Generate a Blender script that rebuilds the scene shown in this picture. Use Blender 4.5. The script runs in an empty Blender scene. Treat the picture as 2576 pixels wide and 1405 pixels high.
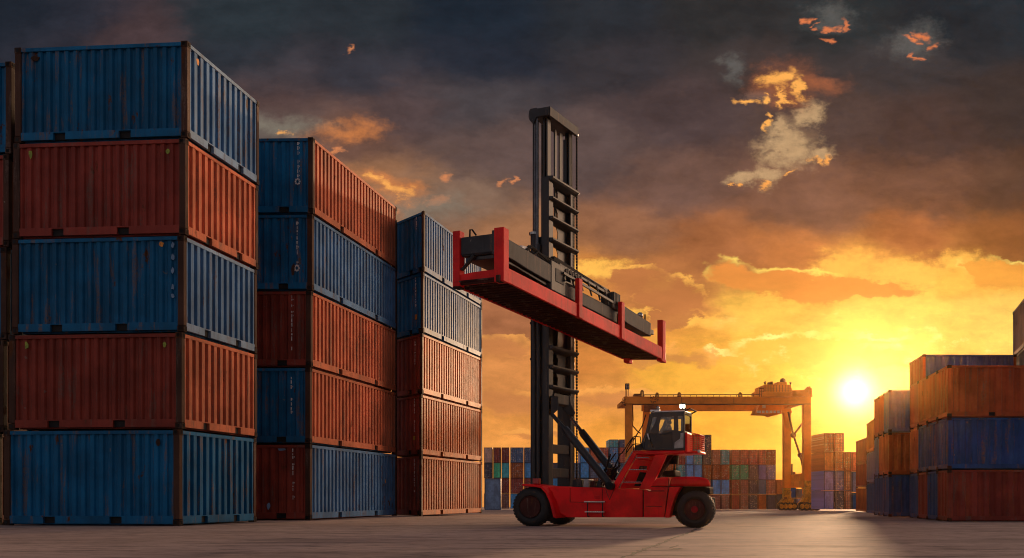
import bpy, bmesh, math, random
from mathutils import Vector, Matrix
R = math.radians
random.seed(7)
scene = bpy.context.scene
COL = scene.collection
FL, CX, HY, CH = 2600.0, 1288.0, 1250.0, 1.24        # focal length and horizon in survey units, eye height in metres

def gz(y):                                            # the yard falls away gently beyond 65 m
    return 0.0 if y < 65 else -0.0092 * (y - 65)
def at(px, Y):                                        # plan position seen along a survey column at depth Y
    return Vector(((px - CX) / FL * Y, Y, 0))
def hz(py, Y):
    return CH + (HY - py) / FL * Y
def p3(px, py, Y):
    v = at(px, Y); v.z = hz(py, Y); return v
def lin(c):
    c = c / 255.0
    return c / 12.92 if c <= 0.04045 else ((c + 0.055) / 1.055) ** 2.4
def L3(r, g, b):
    return (lin(r), lin(g), lin(b))

# ------------------------------------------------------------------ node expressions
class Ex:
    def __init__(s, t, sock): s.t = t; s.s = sock
    def _m(s, op, *a, clamp=False): return s.t.math(op, s, *a, clamp=clamp)
    def __add__(s, o): return s._m('ADD', o)
    __radd__ = __add__
    def __sub__(s, o): return s._m('SUBTRACT', o)
    def __rsub__(s, o): return s.t.math('SUBTRACT', o, s)
    def __mul__(s, o): return s._m('MULTIPLY', o)
    __rmul__ = __mul__
    def __rtruediv__(s, o): return s.t.math('DIVIDE', o, s)
    def __truediv__(s, o): return s._m('DIVIDE', o)
class Tree:
    def __init__(s, nt):
        s.nt = nt; nt.nodes.clear()
    def new(s, t, **kw):
        n = s.nt.nodes.new(t)
        for k, v in kw.items(): setattr(n, k, v)
        return n
    def put(s, sock, v):
        if isinstance(v, Ex): s.nt.links.new(v.s, sock)
        else:
            if hasattr(sock.default_value, '__len__') and not hasattr(v, '__len__'): v = (v,) * len(sock.default_value)
            if hasattr(sock.default_value, '__len__') and len(sock.default_value) == 4 and len(v) == 3: v = (*v, 1)
            sock.default_value = v
    def math(s, op, *a, clamp=False):
        n = s.new('ShaderNodeMath', operation=op, use_clamp=clamp)
        for i, v in enumerate(a): s.put(n.inputs[i], v)
        return Ex(s, n.outputs[0])
    def vm(s, op, *a, scale=None):
        n = s.new('ShaderNodeVectorMath', operation=op)
        for i, v in enumerate(a): s.put(n.inputs[i], v)
        if scale is not None: s.put(n.inputs['Scale'], scale)
        return Ex(s, n.outputs['Value' if op in ('DOT_PRODUCT', 'LENGTH') else 'Vector'])
    def sep(s, v):
        n = s.new('ShaderNodeSeparateXYZ'); s.put(n.inputs[0], v)
        return [Ex(s, o) for o in n.outputs]
    def comb(s, x, y, z):
        n = s.new('ShaderNodeCombineXYZ')
        for i, v in enumerate((x, y, z)): s.put(n.inputs[i], v)
        return Ex(s, n.outputs[0])
    def noise(s, v, scale, detail=4, rough=0.55, dist=0.0, color=False):
        n = s.new('ShaderNodeTexNoise'); s.put(n.inputs['Vector'], v)
        n.inputs['Scale'].default_value = scale; n.inputs['Detail'].default_value = detail
        n.inputs['Roughness'].default_value = rough; n.inputs['Distortion'].default_value = dist
        return Ex(s, n.outputs['Color' if color else 'Fac'])
    def white(s, v):
        n = s.new('ShaderNodeTexWhiteNoise', noise_dimensions='3D'); s.put(n.inputs['Vector'], v)
        return Ex(s, n.outputs['Value'])
    def step(s, x, a, b):
        n = s.new('ShaderNodeMapRange', interpolation_type='SMOOTHSTEP')
        s.put(n.inputs['Value'], x); n.inputs['From Min'].default_value = a; n.inputs['From Max'].default_value = b
        return Ex(s, n.outputs[0])
    def mix(s, f, a, b, kind='MIX'):
        n = s.new('ShaderNodeMix', data_type='RGBA', blend_type=kind)
        s.put(n.inputs[0], f); s.put(n.inputs[6], a); s.put(n.inputs[7], b)
        return Ex(s, n.outputs[2])
    def coord(s, which='Object'):
        return Ex(s, s.new('ShaderNodeTexCoord').outputs[which])
    def obj_random(s):
        return Ex(s, s.new('ShaderNodeObjectInfo').outputs['Random'])
    def bump(s, h, strength=0.3, dist=0.02):
        n = s.new('ShaderNodeBump'); n.inputs['Strength'].default_value = strength
        n.inputs['Distance'].default_value = dist; s.put(n.inputs['Height'], h)
        return Ex(s, n.outputs[0])
    def principled(s, color, rough=0.5, metal=0.0, normal=None, spec=0.5, **kw):
        n = s.new('ShaderNodeBsdfPrincipled')
        s.put(n.inputs['Base Color'], color); s.put(n.inputs['Roughness'], rough); s.put(n.inputs['Metallic'], metal)
        n.inputs['Specular IOR Level'].default_value = spec
        if normal is not None: s.put(n.inputs['Normal'], normal)
        for k, v in kw.items(): s.put(n.inputs[k.replace('_', ' ')], v)
        o = s.new('ShaderNodeOutputMaterial'); s.nt.links.new(n.outputs[0], o.inputs[0])
        return n
def material(name):
    m = bpy.data.materials.new(name); m.use_nodes = True
    return m, Tree(m.node_tree)

# ------------------------------------------------------------------ materials
def paint(name, rgb, rust=0.5, wear=0.5, rough=0.52, streak=0.55, spec=0.16, scale=1.0):
    """weathered painted steel: tone drift, vertical dirt runs, rust blooms, pale scuffs"""
    m, t = material(name)
    r = t.obj_random()
    co = t.vm('ADD', t.coord(), t.comb(r * 37.0, r * 91.0, r * 53.0))
    co = t.vm('SCALE', co, scale=scale)
    x, y, z = t.sep(co)
    tone = t.noise(co, 0.55, 5, 0.6)
    c = t.mix(t.step(tone, 0.3, 0.75), tuple(v * 0.68 for v in rgb), tuple(v * 1.25 for v in rgb))
    c = t.vm('SCALE', c, scale=r * 0.26 + 0.87)
    runs = t.noise(t.comb(x * 5.0, y * 5.0, z * 0.35), 1.0, 5, 0.65)
    c = t.mix(t.step(runs, 0.5, 0.75) * streak, c, tuple(v * 0.45 + 0.006 for v in rgb))
    fine = t.noise(co, 9.0, 4, 0.7)
    scuff = t.step(t.noise(t.comb(x * 2.2, y * 2.2, z * 0.8), 1.0, 6, 0.7), 0.66, 0.72) * t.step(fine, 0.45, 0.6) * wear
    c = t.mix(scuff, c, tuple(v * 0.7 + 0.05 for v in rgb))
    rs = t.noise(t.comb(x * 1.3, y * 1.3, z * 0.55), 1.0, 7, 0.72)
    rust_m = t.step(rs, 0.635 - 0.03 * rust, 0.67 - 0.03 * rust) * min(1.0, 0.5 + rust)
    c = t.mix(rust_m, c, t.mix(fine, (0.045, 0.016, 0.008), (0.16, 0.062, 0.028)))
    long_ = t.noise(t.comb(x * 2.6, y * 2.6, z * 0.28), 1.0, 6, 0.68)
    c = t.mix(t.step(long_, 0.545, 0.63) * t.step(fine, 0.3, 0.6) * (0.8 * max(0.0, min(1.0, wear + rust))), c, t.mix(tone, (0.10, 0.06, 0.045), (0.21, 0.145, 0.115)))
    chips = t.step(t.noise(co, 3.1, 3, 0.5), 0.735, 0.75) * wear
    c = t.mix(chips, c, (0.20, 0.17, 0.14))
    ro = rust_m * 0.35 + rough + (fine - 0.5) * 0.18
    dent = t.noise(co, 1.1, 2, 0.5) * 1.0 + fine * 0.06
    t.principled(c, ro, 0.0, t.bump(dent, 0.22, 0.05), spec)
    return m
def plain(name, rgb, rough=0.5, metal=0.0, var=0.25, scale=3.0, bump=0.1, spec=0.5, **kw):
    m, t = material(name)
    co = t.coord(); n = t.noise(co, scale, 5, 0.6)
    c = t.mix(t.step(n, 0.3, 0.7), tuple(v * (1 - var) for v in rgb), tuple(v * (1 + var) for v in rgb))
    g = t.noise(co, scale * 9, 3, 0.6)
    t.principled(c, (g - 0.5) * 0.25 + rough, metal, t.bump(g, bump, 0.01), spec, **kw)
    return m
def glow(name, rgb, strength):
    m, t = material(name)
    e = t.new('ShaderNodeEmission'); e.inputs[0].default_value = (*rgb, 1); e.inputs[1].default_value = strength
    o = t.new('ShaderNodeOutputMaterial'); t.nt.links.new(e.outputs[0], o.inputs[0])
    return m
def glass_mat(name, tint=(0.8, 0.82, 0.75), gloss=0.12):
    m, t = material(name)
    a = t.new('ShaderNodeBsdfTransparent'); a.inputs[0].default_value = (*tint, 1)
    b = t.new('ShaderNodeBsdfGlossy'); b.inputs['Roughness'].default_value = 0.03
    fr = t.new('ShaderNodeFresnel'); fr.inputs[0].default_value = 1.45
    mx = t.new('ShaderNodeMixShader'); t.put(mx.inputs[0], t.math('ADD', Ex(t, fr.outputs[0]), gloss * 0.3, clamp=True))
    t.nt.links.new(a.outputs[0], mx.inputs[1]); t.nt.links.new(b.outputs[0], mx.inputs[2])
    o = t.new('ShaderNodeOutputMaterial'); t.nt.links.new(mx.outputs[0], o.inputs[0])
    return m
def door_paint(name, rgb, marks=0.5):
    """far container ends: paint broken by lock gear, dark seams and randomly scattered pale cells"""
    m, t = material(name)
    r = t.obj_random()
    co = t.coord(); x, y, z = t.sep(co)
    off = r * 83.0
    cell = t.comb(t.math('FLOOR', x * 5.2), off, t.math('FLOOR', z * 5.0))
    w = t.white(cell)
    cell2 = t.comb(t.math('FLOOR', x * 8.7), off + 3.0, t.math('FLOOR', z * 8.3))
    w2 = t.white(cell2)
    big = t.noise(t.comb(x, off, z), 1.3, 3, 0.6)
    c = t.mix(t.step(t.noise(t.comb(x, off, z * 0.4), 2.0, 5, 0.65), 0.3, 0.7), tuple(v * 0.8 for v in rgb), tuple(v * 1.35 for v in rgb))
    c = t.mix(t.step(w, 0.55, 0.6) * 0.18, c, tuple(v * 0.35 for v in rgb))
    spot = t.math('GREATER_THAN', w2, 0.76) * t.step(big, 0.46, 0.58) * marks
    c = t.mix(spot * 0.6, c, (0.80, 0.74, 0.62))
    gx = t.math('ABSOLUTE', t.math('FRACT', x * 2.6) - 0.5); gzz = t.math('ABSOLUTE', t.math('FRACT', z * 2.5) - 0.5)
    seam = t.math('MAXIMUM', t.step(gx, 0.43, 0.47), t.step(gzz, 0.44, 0.48) * 0.8)
    c = t.mix(seam * 0.85 * min(1, marks + 0.25), c, tuple(v * 0.10 for v in rgb))
    t.principled(c, 0.5, 0.0)
    return m

PAL = {
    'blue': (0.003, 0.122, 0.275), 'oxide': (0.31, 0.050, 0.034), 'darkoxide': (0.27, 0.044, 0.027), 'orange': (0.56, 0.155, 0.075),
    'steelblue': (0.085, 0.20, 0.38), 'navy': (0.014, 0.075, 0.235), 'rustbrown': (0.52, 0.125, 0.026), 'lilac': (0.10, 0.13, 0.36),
    'teal': (0.06, 0.42, 0.46), 'green': (0.06, 0.48, 0.25), 'red': (0.68, 0.13, 0.08), 'greyblue': (0.20, 0.32, 0.48),
    'pale': (0.75, 0.50, 0.40), 'slate': (0.050, 0.065, 0.10), 'umber': (0.46, 0.082, 0.026), 'brown': (0.40, 0.16, 0.10), 'midblue': (0.06, 0.29, 0.62),
}
M = {}
for k in ('blue', 'oxide', 'darkoxide', 'orange', 'steelblue', 'navy', 'rustbrown', 'lilac', 'slate', 'greyblue', 'umber'):
    M[k] = paint(k + '_paint', PAL[k], rust=0.5 if k in ('blue', 'steelblue', 'navy') else 0.25, wear=0.55)
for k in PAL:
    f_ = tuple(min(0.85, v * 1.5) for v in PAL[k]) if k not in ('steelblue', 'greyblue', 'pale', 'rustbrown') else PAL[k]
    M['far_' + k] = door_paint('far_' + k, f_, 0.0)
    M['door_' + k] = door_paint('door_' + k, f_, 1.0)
M['rustpost'] = paint('rusty_post', (0.075, 0.034, 0.022), rust=1.6, wear=1.0, rough=0.6, streak=0.9)
M['casting'] = paint('rusty_casting', (0.045, 0.022, 0.014), rust=2.0, wear=0.6, rough=0.75)
M['black'] = plain('black_void', (0.006, 0.006, 0.007), 0.8)
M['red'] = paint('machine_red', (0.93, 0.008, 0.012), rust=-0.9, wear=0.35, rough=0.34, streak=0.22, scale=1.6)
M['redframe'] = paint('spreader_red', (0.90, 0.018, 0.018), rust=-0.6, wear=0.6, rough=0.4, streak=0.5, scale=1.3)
M['redshade'] = paint('shaded_red', (0.05, 0.012, 0.010), rust=0.6, wear=0.4, rough=0.7)  # red with shade painted in, for undersides and parts set back
M['mast'] = paint('mast_steel', (0.020, 0.021, 0.024), rust=-0.3, wear=0.8, rough=0.4, streak=0.6, spec=0.4, scale=1.5)
M['girder'] = paint('girder_grey', (0.042, 0.046, 0.052), rust=-0.2, wear=0.9, rough=0.45, streak=0.9, scale=1.5)
M['steel'] = plain('bright_steel', (0.45, 0.44, 0.42), 0.25, 1.0)
M['hose'] = plain('black_rubber_hose', (0.012, 0.012, 0.013), 0.75, spec=0.25)
M['ramsteel'] = plain('dull_ram_steel', (0.11, 0.115, 0.125), 0.3, 0.7)
M['steelgrey'] = paint('steel_grey_paint', (0.13, 0.15, 0.20), rust=0.2, wear=0.5)
M['tyre'] = plain('tyre_rubber', (0.018, 0.017, 0.017), 0.75, 0, 0.4, 5.0, 0.3)
M['rimrust'] = paint('rim_rust', (0.07, 0.018, 0.014), rust=1.0, wear=0.5, rough=0.6, scale=3)
M['hubred'] = paint('hub_red', (0.40, 0.012, 0.016), rust=0.3, wear=0.5, rough=0.5, scale=3)
M['cab'] = plain('cab_charcoal', (0.020, 0.021, 0.022), 0.35)
M['cabgrey'] = plain('cab_grey_panel', (0.36, 0.37, 0.36), 0.4)
M['cabwhite'] = plain('cab_white', (0.72, 0.70, 0.68), 0.4)
M['glass'] = glass_mat('cab_glass')
M['darkglass'] = glass_mat('dark_glass', (0.10, 0.10, 0.09), 0.0)
M['gantry'] = plain('gantry_orange', (0.90, 0.265, 0.02), 0.5, 0, 0.2, 0.4)
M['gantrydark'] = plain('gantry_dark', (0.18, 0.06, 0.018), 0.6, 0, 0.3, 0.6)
M['yellow'] = plain('bogie_yellow', (0.65, 0.33, 0.03), 0.45, 0.1, 0.5, 2.0)
M['white'] = plain('stencil_white', (0.62, 0.60, 0.56), 0.6, 0, 0.4, 12)
M['yellowmark'] = plain('sticker_yellow', (0.50, 0.36, 0.03), 0.6, 0, 0.3, 10)
M['greenmark'] = plain('sticker_green', (0.26, 0.32, 0.03), 0.6, 0, 0.4, 10)
M['amber'] = plain('sticker_amber', (0.62, 0.22, 0.02), 0.6, 0, 0.3, 10)
M['cloth'] = plain('dark_cloth', (0.018, 0.016, 0.016), 0.9)
M['skin'] = plain('skin', (0.35, 0.19, 0.13), 0.6)
M['lamp'] = glow('lit_lamp', (1.0, 0.86, 0.55), 9.0)
M['redlens'] = plain('red_lens', (0.4, 0.01, 0.01), 0.2)

# ------------------------------------------------------------------ mesh building
class MB:
    def __init__(s): s.v = []; s.f = []; s.mi = []
    def add(s, vs, fs, m=0):
        b = len(s.v); s.v += [Vector(v) for v in vs]
        for f in fs: s.f.append([i + b for i in f]); s.mi.append(m)
        return s
    def hexa(s, p, m=0):
        return s.add(p, [(3, 2, 1, 0), (4, 5, 6, 7), (0, 1, 5, 4), (1, 2, 6, 5), (2, 3, 7, 6), (3, 0, 4, 7)], m)
    def box(s, F, lo, hi, m=0):
        (x0, y0, z0), (x1, y1, z1) = lo, hi
        return s.hexa([F(*c) for c in ((x0, y0, z0), (x1, y0, z0), (x1, y1, z0), (x0, y1, z0), (x0, y0, z1), (x1, y0, z1), (x1, y1, z1), (x0, y1, z1))], m)
    def prism(s, F, poly, v0, v1, m=0):               # poly in (u, z), extruded along v
        n = len(poly)
        vs = [F(u, v0, z) for u, z in poly] + [F(u, v1, z) for u, z in poly]
        return s.add(vs, [list(range(n)), list(range(2 * n - 1, n - 1, -1))] + [(i, (i + 1) % n, n + (i + 1) % n, n + i) for i in range(n)], m)
    def tube(s, pts, r, n=8, m=0):
        pts = [Vector(p) for p in pts]; rs = r if isinstance(r, (list, tuple)) else [r] * len(pts)
        rings = []
        up = Vector((0, 0, 1))
        for i, p in enumerate(pts):
            d = (pts[min(i + 1, len(pts) - 1)] - pts[max(i - 1, 0)]).normalized()
            a = d.cross(up)
            if a.length < 1e-3: a = d.cross(Vector((1, 0, 0)))
            a.normalize(); b = a.cross(d)
            rings += [p + (a * math.cos(2 * math.pi * k / n) + b * math.sin(2 * math.pi * k / n)) * rs[i] for k in range(n)]
        fs = []
        for i in range(len(pts) - 1):
            for k in range(n): fs.append((i * n + k, i * n + (k + 1) % n, (i + 1) * n + (k + 1) % n, (i + 1) * n + k))
        fs += [list(range(n))[::-1], list(range((len(pts) - 1) * n, len(pts) * n))]
        return s.add(rings, fs, m)
    def bar(s, p0, p1, w, h, m=0, up=(0, 0, 1)):       # rectangular bar between two points
        p0, p1 = Vector(p0), Vector(p1); d = (p1 - p0).normalized(); a = d.cross(Vector(up))
        if a.length < 1e-3: a = d.cross(Vector((1, 0, 0)))
        a.normalize(); b = a.cross(d); a *= w / 2; b *= h / 2
        return s.hexa([p0 - a - b, p0 + a - b, p0 + a + b, p0 - a + b, p1 - a - b, p1 + a - b, p1 + a + b, p1 - a + b], m)
    def lathe(s, F, prof, n=40, m=0):                  # prof: (radius, v); axis along v through F(0, v, 0)
        vs = []
        for r, v in prof:
            vs += [F(r * math.cos(2 * math.pi * k / n), v, r * math.sin(2 * math.pi * k / n)) for k in range(n)]
        fs = []
        for i in range(len(prof) - 1):
            for k in range(n): fs.append((i * n + k, i * n + (k + 1) % n, (i + 1) * n + (k + 1) % n, (i + 1) * n + k))
        fs += [list(range(n)), list(range((len(prof) - 1) * n, len(prof) * n))[::-1]]
        return s.add(vs, fs, m)
    def sphere(s, c, r, n=10, m=0):
        c = Vector(c); r = r if hasattr(r, '__len__') else (r, r, r); k = n // 2 + 1
        vs = [(c.x, c.y, c.z - r[2])]
        for i in range(1, k):
            a = -math.pi / 2 + math.pi * i / k
            vs += [(c.x + r[0] * math.cos(a) * math.cos(2 * math.pi * j / n), c.y + r[1] * math.cos(a) * math.sin(2 * math.pi * j / n), c.z + r[2] * math.sin(a)) for j in range(n)]
        vs.append((c.x, c.y, c.z + r[2]))
        fs = [(0, 1 + (j + 1) % n, 1 + j) for j in range(n)]
        for i in range(k - 2):
            for j in range(n): fs.append((1 + i * n + j, 1 + i * n + (j + 1) % n, 1 + (i + 1) * n + (j + 1) % n, 1 + (i + 1) * n + j))
        e = len(vs) - 1; fs += [(e, 1 + (k - 2) * n + j, 1 + (k - 2) * n + (j + 1) % n) for j in range(n)]
        return s.add(vs, fs, m)
    def plate(s, F, outer, holes, v0, v1, m=0):        # flat plate with holes in the (u, z) plane
        bm = bmesh.new(); edges = []
        for loop in [outer] + holes:
            vs = [bm.verts.new((u, 0, z)) for u, z in loop]
            edges += [bm.edges.new((vs[i], vs[(i + 1) % len(vs)])) for i in range(len(vs))]
        bmesh.ops.triangle_fill(bm, use_beauty=True, edges=edges)
        bm.verts.index_update()
        base = [(v.co.x, v.co.z) for v in bm.verts]; n = len(base)
        fs = [[v.index for v in f.verts] for f in bm.faces]
        rim = [[v.index for v in e.verts] for e in bm.edges if len(e.link_faces) == 1]
        bm.free()
        s.add([F(u, v0, z) for u, z in base] + [F(u, v1, z) for u, z in base], fs + [[i + n for i in f][::-1] for f in fs] + [(a, b, b + n, a + n) for a, b in rim], m)
        return s
    def build(s, name, mats, parent=None, bevel=0.0, smooth=False, label=None):
        mats = mats if isinstance(mats, (list, tuple)) else [mats]
        off = Matrix.Identity(4)
        top = parent
        while top is not None and top.parent is not None: top = top.parent
        if top is not None: off = top.matrix_basis.inverted()
        me = bpy.data.meshes.new(name)
        me.from_pydata([off @ v for v in s.v], [], s.f); me.update()
        for p, i in zip(me.polygons, s.mi): p.material_index = i
        bm = bmesh.new(); bm.from_mesh(me); bmesh.ops.recalc_face_normals(bm, faces=bm.faces); bm.to_mesh(me); bm.free()
        for mt in mats: me.materials.append(mt)
        if smooth:
            for p in me.polygons: p.use_smooth = True
            try: me.set_sharp_from_angle(angle=R(38))
            except Exception: pass
        o = bpy.data.objects.new(name, me); COL.objects.link(o)
        if parent is not None: o.parent = parent
        if bevel:
            b = o.modifiers.new('edges', 'BEVEL'); b.width = bevel; b.segments = 2; b.limit_method = 'ANGLE'; b.angle_limit = R(40)
            b.harden_normals = False
        if label: o['label'] = label
        return o
def world_frame(x, y, z): return Vector((x, y, z))
def frame(o, ex, ey, ez=(0, 0, 1)):
    o, ex, ey, ez = Vector(o), Vector(ex), Vector(ey), Vector(ez)
    return lambda x, y, z: o + ex * x + ey * y + ez * z
def thing(name, label, cat, loc=(0, 0, 0), rz=0.0, group=None):
    o = bpy.data.objects.new(name, None); COL.objects.link(o)
    o.location = loc; o.rotation_euler = (0, 0, rz); o.empty_display_size = 0.3
    o.matrix_basis = Matrix.Translation(Vector(loc)) @ Matrix.Rotation(rz, 4, 'Z')
    return tag(o, label, cat, group)
def tag(o, label, cat=None, group=None, kind=None):
    o['label'] = label
    if cat: o['category'] = cat
    if group: o['group'] = group
    if kind: o['kind'] = kind
    return o
def root_at(mb, name, mats, loc, **kw):                # a top-level thing that is one mesh, origin at its base
    loc = Vector(loc); mb.v = [v - loc for v in mb.v]
    o = mb.build(name, mats, None, **kw); o.location = loc
    return o

# ------------------------------------------------------------------ camera
cam_d = bpy.data.cameras.new('camera'); cam = bpy.data.objects.new('camera', cam_d); COL.objects.link(cam)
cam.location = (0, 0, CH); cam.rotation_euler = (R(90), 0, 0)
cam_d.sensor_fit = 'HORIZONTAL'; cam_d.sensor_width = 36.0; cam_d.lens = 36.0 * FL / 2576.0
cam_d.shift_y = (HY - 702.5) / 2576.0; cam_d.clip_start = 0.1; cam_d.clip_end = 6000
scene.camera = cam

# ------------------------------------------------------------------ sky and sun
SUN_AZ, SUN_EL = R(19.5), R(6.5)
world = bpy.data.worlds.new('World'); scene.world = world; world.use_nodes = True
def make_sky():
    t = Tree(world.node_tree)
    d = t.coord('Generated')
    dx, dy, dz = t.sep(d)
    yy = t.math('MAXIMUM', dy, 0.08)
    U = dx / yy * FL + CX                         # gnomonic chart of the western sky (a chart of directions, like azimuth and elevation)
    V = HY - dz / yy * FL
    base = t.comb(U * (1 / 300.0), V * (1 / 165.0), 0.0)
    w1 = t.vm('SUBTRACT', t.noise(base, 1.0, 7, 0.58, color=True), (0.5, 0.5, 0.5))
    w2 = t.vm('SUBTRACT', t.noise(base, 4.0, 6, 0.62, color=True), (0.5, 0.5, 0.5))
    w3 = t.vm('SUBTRACT', t.noise(t.comb(U * (1 / 60.0), V * (1 / 44.0), 5.0), 1.0, 5, 0.65, color=True), (0.5, 0.5, 0.5))
    warp = t.vm('ADD', t.vm('MULTIPLY', w1, (190.0, 110.0, 0.0)), t.vm('ADD', t.vm('MULTIPLY', w2, (80.0, 50.0, 0.0)), t.vm('MULTIPLY', w3, (44.0, 30.0, 0.0))))
    P = t.vm('ADD', t.comb(U, V, 0.0), warp)
    SU, SV = 150.0, 82.0
    Q = t.vm('MULTIPLY', P, (1 / SU, 1 / SV, 0.0))
    pts = [
        (0, 0, 32, 38, 48), (200, 55, 40, 43, 53), (330, 92, 74, 58, 60), (600, 60, 42, 50, 56), (600, 150, 42, 48, 56), (690, 200, 64, 58, 63),
        (690, 262, 92, 68, 65), (690, 312, 96, 86, 80), (900, 40, 40, 46, 52), (1200, 40, 30, 39, 50), (1220, 150, 38, 43, 54), (900, 190, 54, 54, 62),
        (1000, 270, 84, 68, 68), (850, 322, 112, 80, 68), (1200, 250, 70, 64, 67), (1500, 50, 40, 44, 50), (1550, 150, 52, 49, 53), (1850, 60, 46, 46, 47),
        (2100, 70, 44, 48, 50), (2420, 50, 36, 41, 46), (2560, 20, 42, 48, 54), (2250, 170, 58, 54, 55), (1900, 150, 62, 54, 53), (1700, 290, 76, 62, 62), (1480, 390, 90, 73, 70),
        (1230, 400, 96, 77, 73), (960, 468, 150, 106, 76), (1120, 505, 132, 104, 86), (2050, 290, 82, 65, 60), (2350, 330, 72, 56, 52), (2560, 280, 56, 48, 46),
        (1700, 480, 108, 80, 70), (2050, 520, 122, 85, 68), (2330, 480, 108, 75, 60), (2560, 470, 84, 60, 48), (1250, 620, 160, 110, 76), (1560, 590, 142, 96, 70),
        (1500, 670, 215, 138, 66), (1780, 620, 160, 98, 60), (2000, 640, 186, 112, 62), (2280, 600, 162, 96, 56), (2560, 590, 138, 84, 46), (2150, 690, 252, 180, 80),
        (2130, 735, 236, 145, 62), (2180, 790, 255, 205, 96), (2430, 720, 250, 180, 75), (2480, 800, 255, 208, 100), (1930, 790, 252, 192, 82), (1700, 750, 190, 120, 66),
        (1620, 690, 176, 110, 64), (1700, 850, 226, 150, 66), (1290, 790, 168, 106, 70), (1290, 940, 204, 132, 72), (1250, 1100, 238, 156, 76), (1500, 1010, 232, 152, 72),
        (1480, 900, 206, 128, 60), (1500, 1110, 244, 160, 64), (1740, 930, 250, 180, 66), (1920, 900, 254, 188, 70), (2100, 850, 255, 202, 90), (2330, 860, 254, 198, 92),
        (2330, 1010, 255, 208, 106), (2040, 990, 255, 196, 80), (1840, 1090, 254, 178, 62), (2070, 1130, 255, 186, 64), (1900, 1230, 252, 158, 52), (2250, 1180, 254, 172, 60),
        (980, 1100, 196, 120, 62), (700, 700, 120, 84, 66), (300, 600, 80, 62, 56), (2700, 900, 255, 200, 95), (2700, 600, 130, 80, 48)]
    acc = None; wsum = None
    for (px, py, r, g, b) in pts:
        dd = t.vm('SUBTRACT', Q, (px / SU, py / SV, 0.0))
        w = t.math('POWER', t.vm('DOT_PRODUCT', dd, dd) + 0.9, -4.0)
        c = t.vm('SCALE', L3(r, g, b), scale=w)
        acc = c if acc is None else t.vm('ADD', acc, c)
        wsum = w if wsum is None else wsum + w
    col = t.vm('SCALE', acc, scale=1.0 / wsum)
    nh = t.noise(t.comb(U * (1 / 26.0), V * (1 / 22.0), 11.0), 1.0, 6, 0.68)
    # billow light and shade inside the cloud deck
    bil = t.noise(t.vm('ADD', base, t.vm('SCALE', w1, scale=0.6)), 1.7, 9, 0.6)
    bil2 = t.noise(t.vm('ADD', base, t.vm('SCALE', w2, scale=0.25)), 4.6, 7, 0.62)
    col = t.vm('SCALE', col, scale=bil * 0.9 + bil2 * 0.62 + nh * 0.16 + 0.16)
    lowband = t.step(V, 560.0, 760.0)
    nz = t.noise(t.comb(U * (1 / 200.0), V * (1 / 70.0), 3.0), 1.0, 9, 0.6)
    nf = t.noise(t.comb(U * (1 / 70.0), V * (1 / 60.0), 7.0), 1.0, 8, 0.62)
    def blob(px, py, sx, sy, rot=0.0, soft=1.0, wob=1.0, n=None):
        a = R(rot); q = t.vm('SUBTRACT', P if wob else t.comb(U, V, 0.0), (px, py, 0.0))
        e1 = t.vm('DOT_PRODUCT', q, (math.cos(a) / sx, math.sin(a) / sx, 0)); e2 = t.vm('DOT_PRODUCT', q, (-math.sin(a) / sy, math.cos(a) / sy, 0))
        return t.math('EXPONENT', (e1 * e1 + e2 * e2) * -0.5)
    def lay(col, mask, rgb, gain=1.0):
        return t.mix(mask, col, tuple(v * gain for v in L3(*rgb)))
    nd = nf * 0.5 + nh * 0.5
    nq = t.noise(t.comb(U * (1 / 13.0), V * (1 / 11.0), 31.0), 1.0, 4, 0.7)
    def gap(col, spots, rgb, lo=0.42, hi=0.62, n=None, amt=0.75, top=0.95, gain=1.0):
        f = None
        for s in spots:
            b = blob(*s); f = b if f is None else t.math('MAXIMUM', f, b)
        m = t.step(f + ((n or nd) - 0.5) * amt + (nq - 0.5) * amt * 0.22, lo, hi) * (nq * 0.4 + nh * 0.6 + 0.45) * t.step(f, 0.03, 0.22) * top
        return lay(col, t.math('MINIMUM', m, 1.0), rgb, gain), m
    # glowing puffs and pale holes in the deck
    col, _ = gap(col, [(1988, 373, 58, 42), (2018, 291, 24, 26), (1973, 329, 26, 26), (1876, 456, 40, 11, -8), (1940, 448, 30, 22), (2078, 394, 32, 15)], (194, 157, 114), 0.12, 0.95, amt=1.25, top=0.95)
    col, _ = gap(col, [(2030, 338, 24, 16, 25), (1962, 394, 16, 9), (1985, 300, 22, 14)], (104, 80, 68), 0.25, 0.95, amt=1.3, top=0.7)
    col, _ = gap(col, [(2089, 42, 52, 34), (2287, 110, 64, 36, -20), (1910, 245, 30, 16), (1840, 180, 26, 30)], (100, 98, 94), 0.15, 1.1, amt=1.3, top=0.7)
    col, _ = gap(col, [(1965, 222, 66, 40, -10), (2040, 218, 60, 16)], (176, 100, 62), 0.10, 1.25, amt=1.0, top=0.7)
    col, _ = gap(col, [(1962, 202, 32, 14, -10), (2007, 224, 14, 20), (1966, 248, 10, 20), (1914, 258, 13, 9), (1867, 261, 24, 8, 8), (1921, 239, 6, 4), (1921, 332, 10, 11), (1919, 302, 7, 10)], (255, 176, 86), 0.22, 1.1, amt=1.2, top=1.15)
    col, _ = gap(col, [(2070, 409, 20, 5, 14), (2101, 407, 9, 10), (1996, 445, 20, 5, -30), (1932, 475, 17, 5, 8), (1838, 476, 6, 5)], (255, 170, 84), 0.22, 1.05, amt=1.0, top=1.0)
    col, _ = gap(col, [(2014, 48, 8, 6), (2042, 60, 5, 7), (2062, 69, 8, 6), (2097, 69, 16, 7, -8), (2128, 58, 9, 12, 20), (2100, 108, 18, 5), (2283, 99, 9, 7), (2311, 95, 13, 9), (2326, 119, 15, 7, -25), (2283, 147, 6, 11)], (228, 126, 76), 0.24, 1.12, amt=0.95, top=0.95)
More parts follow.
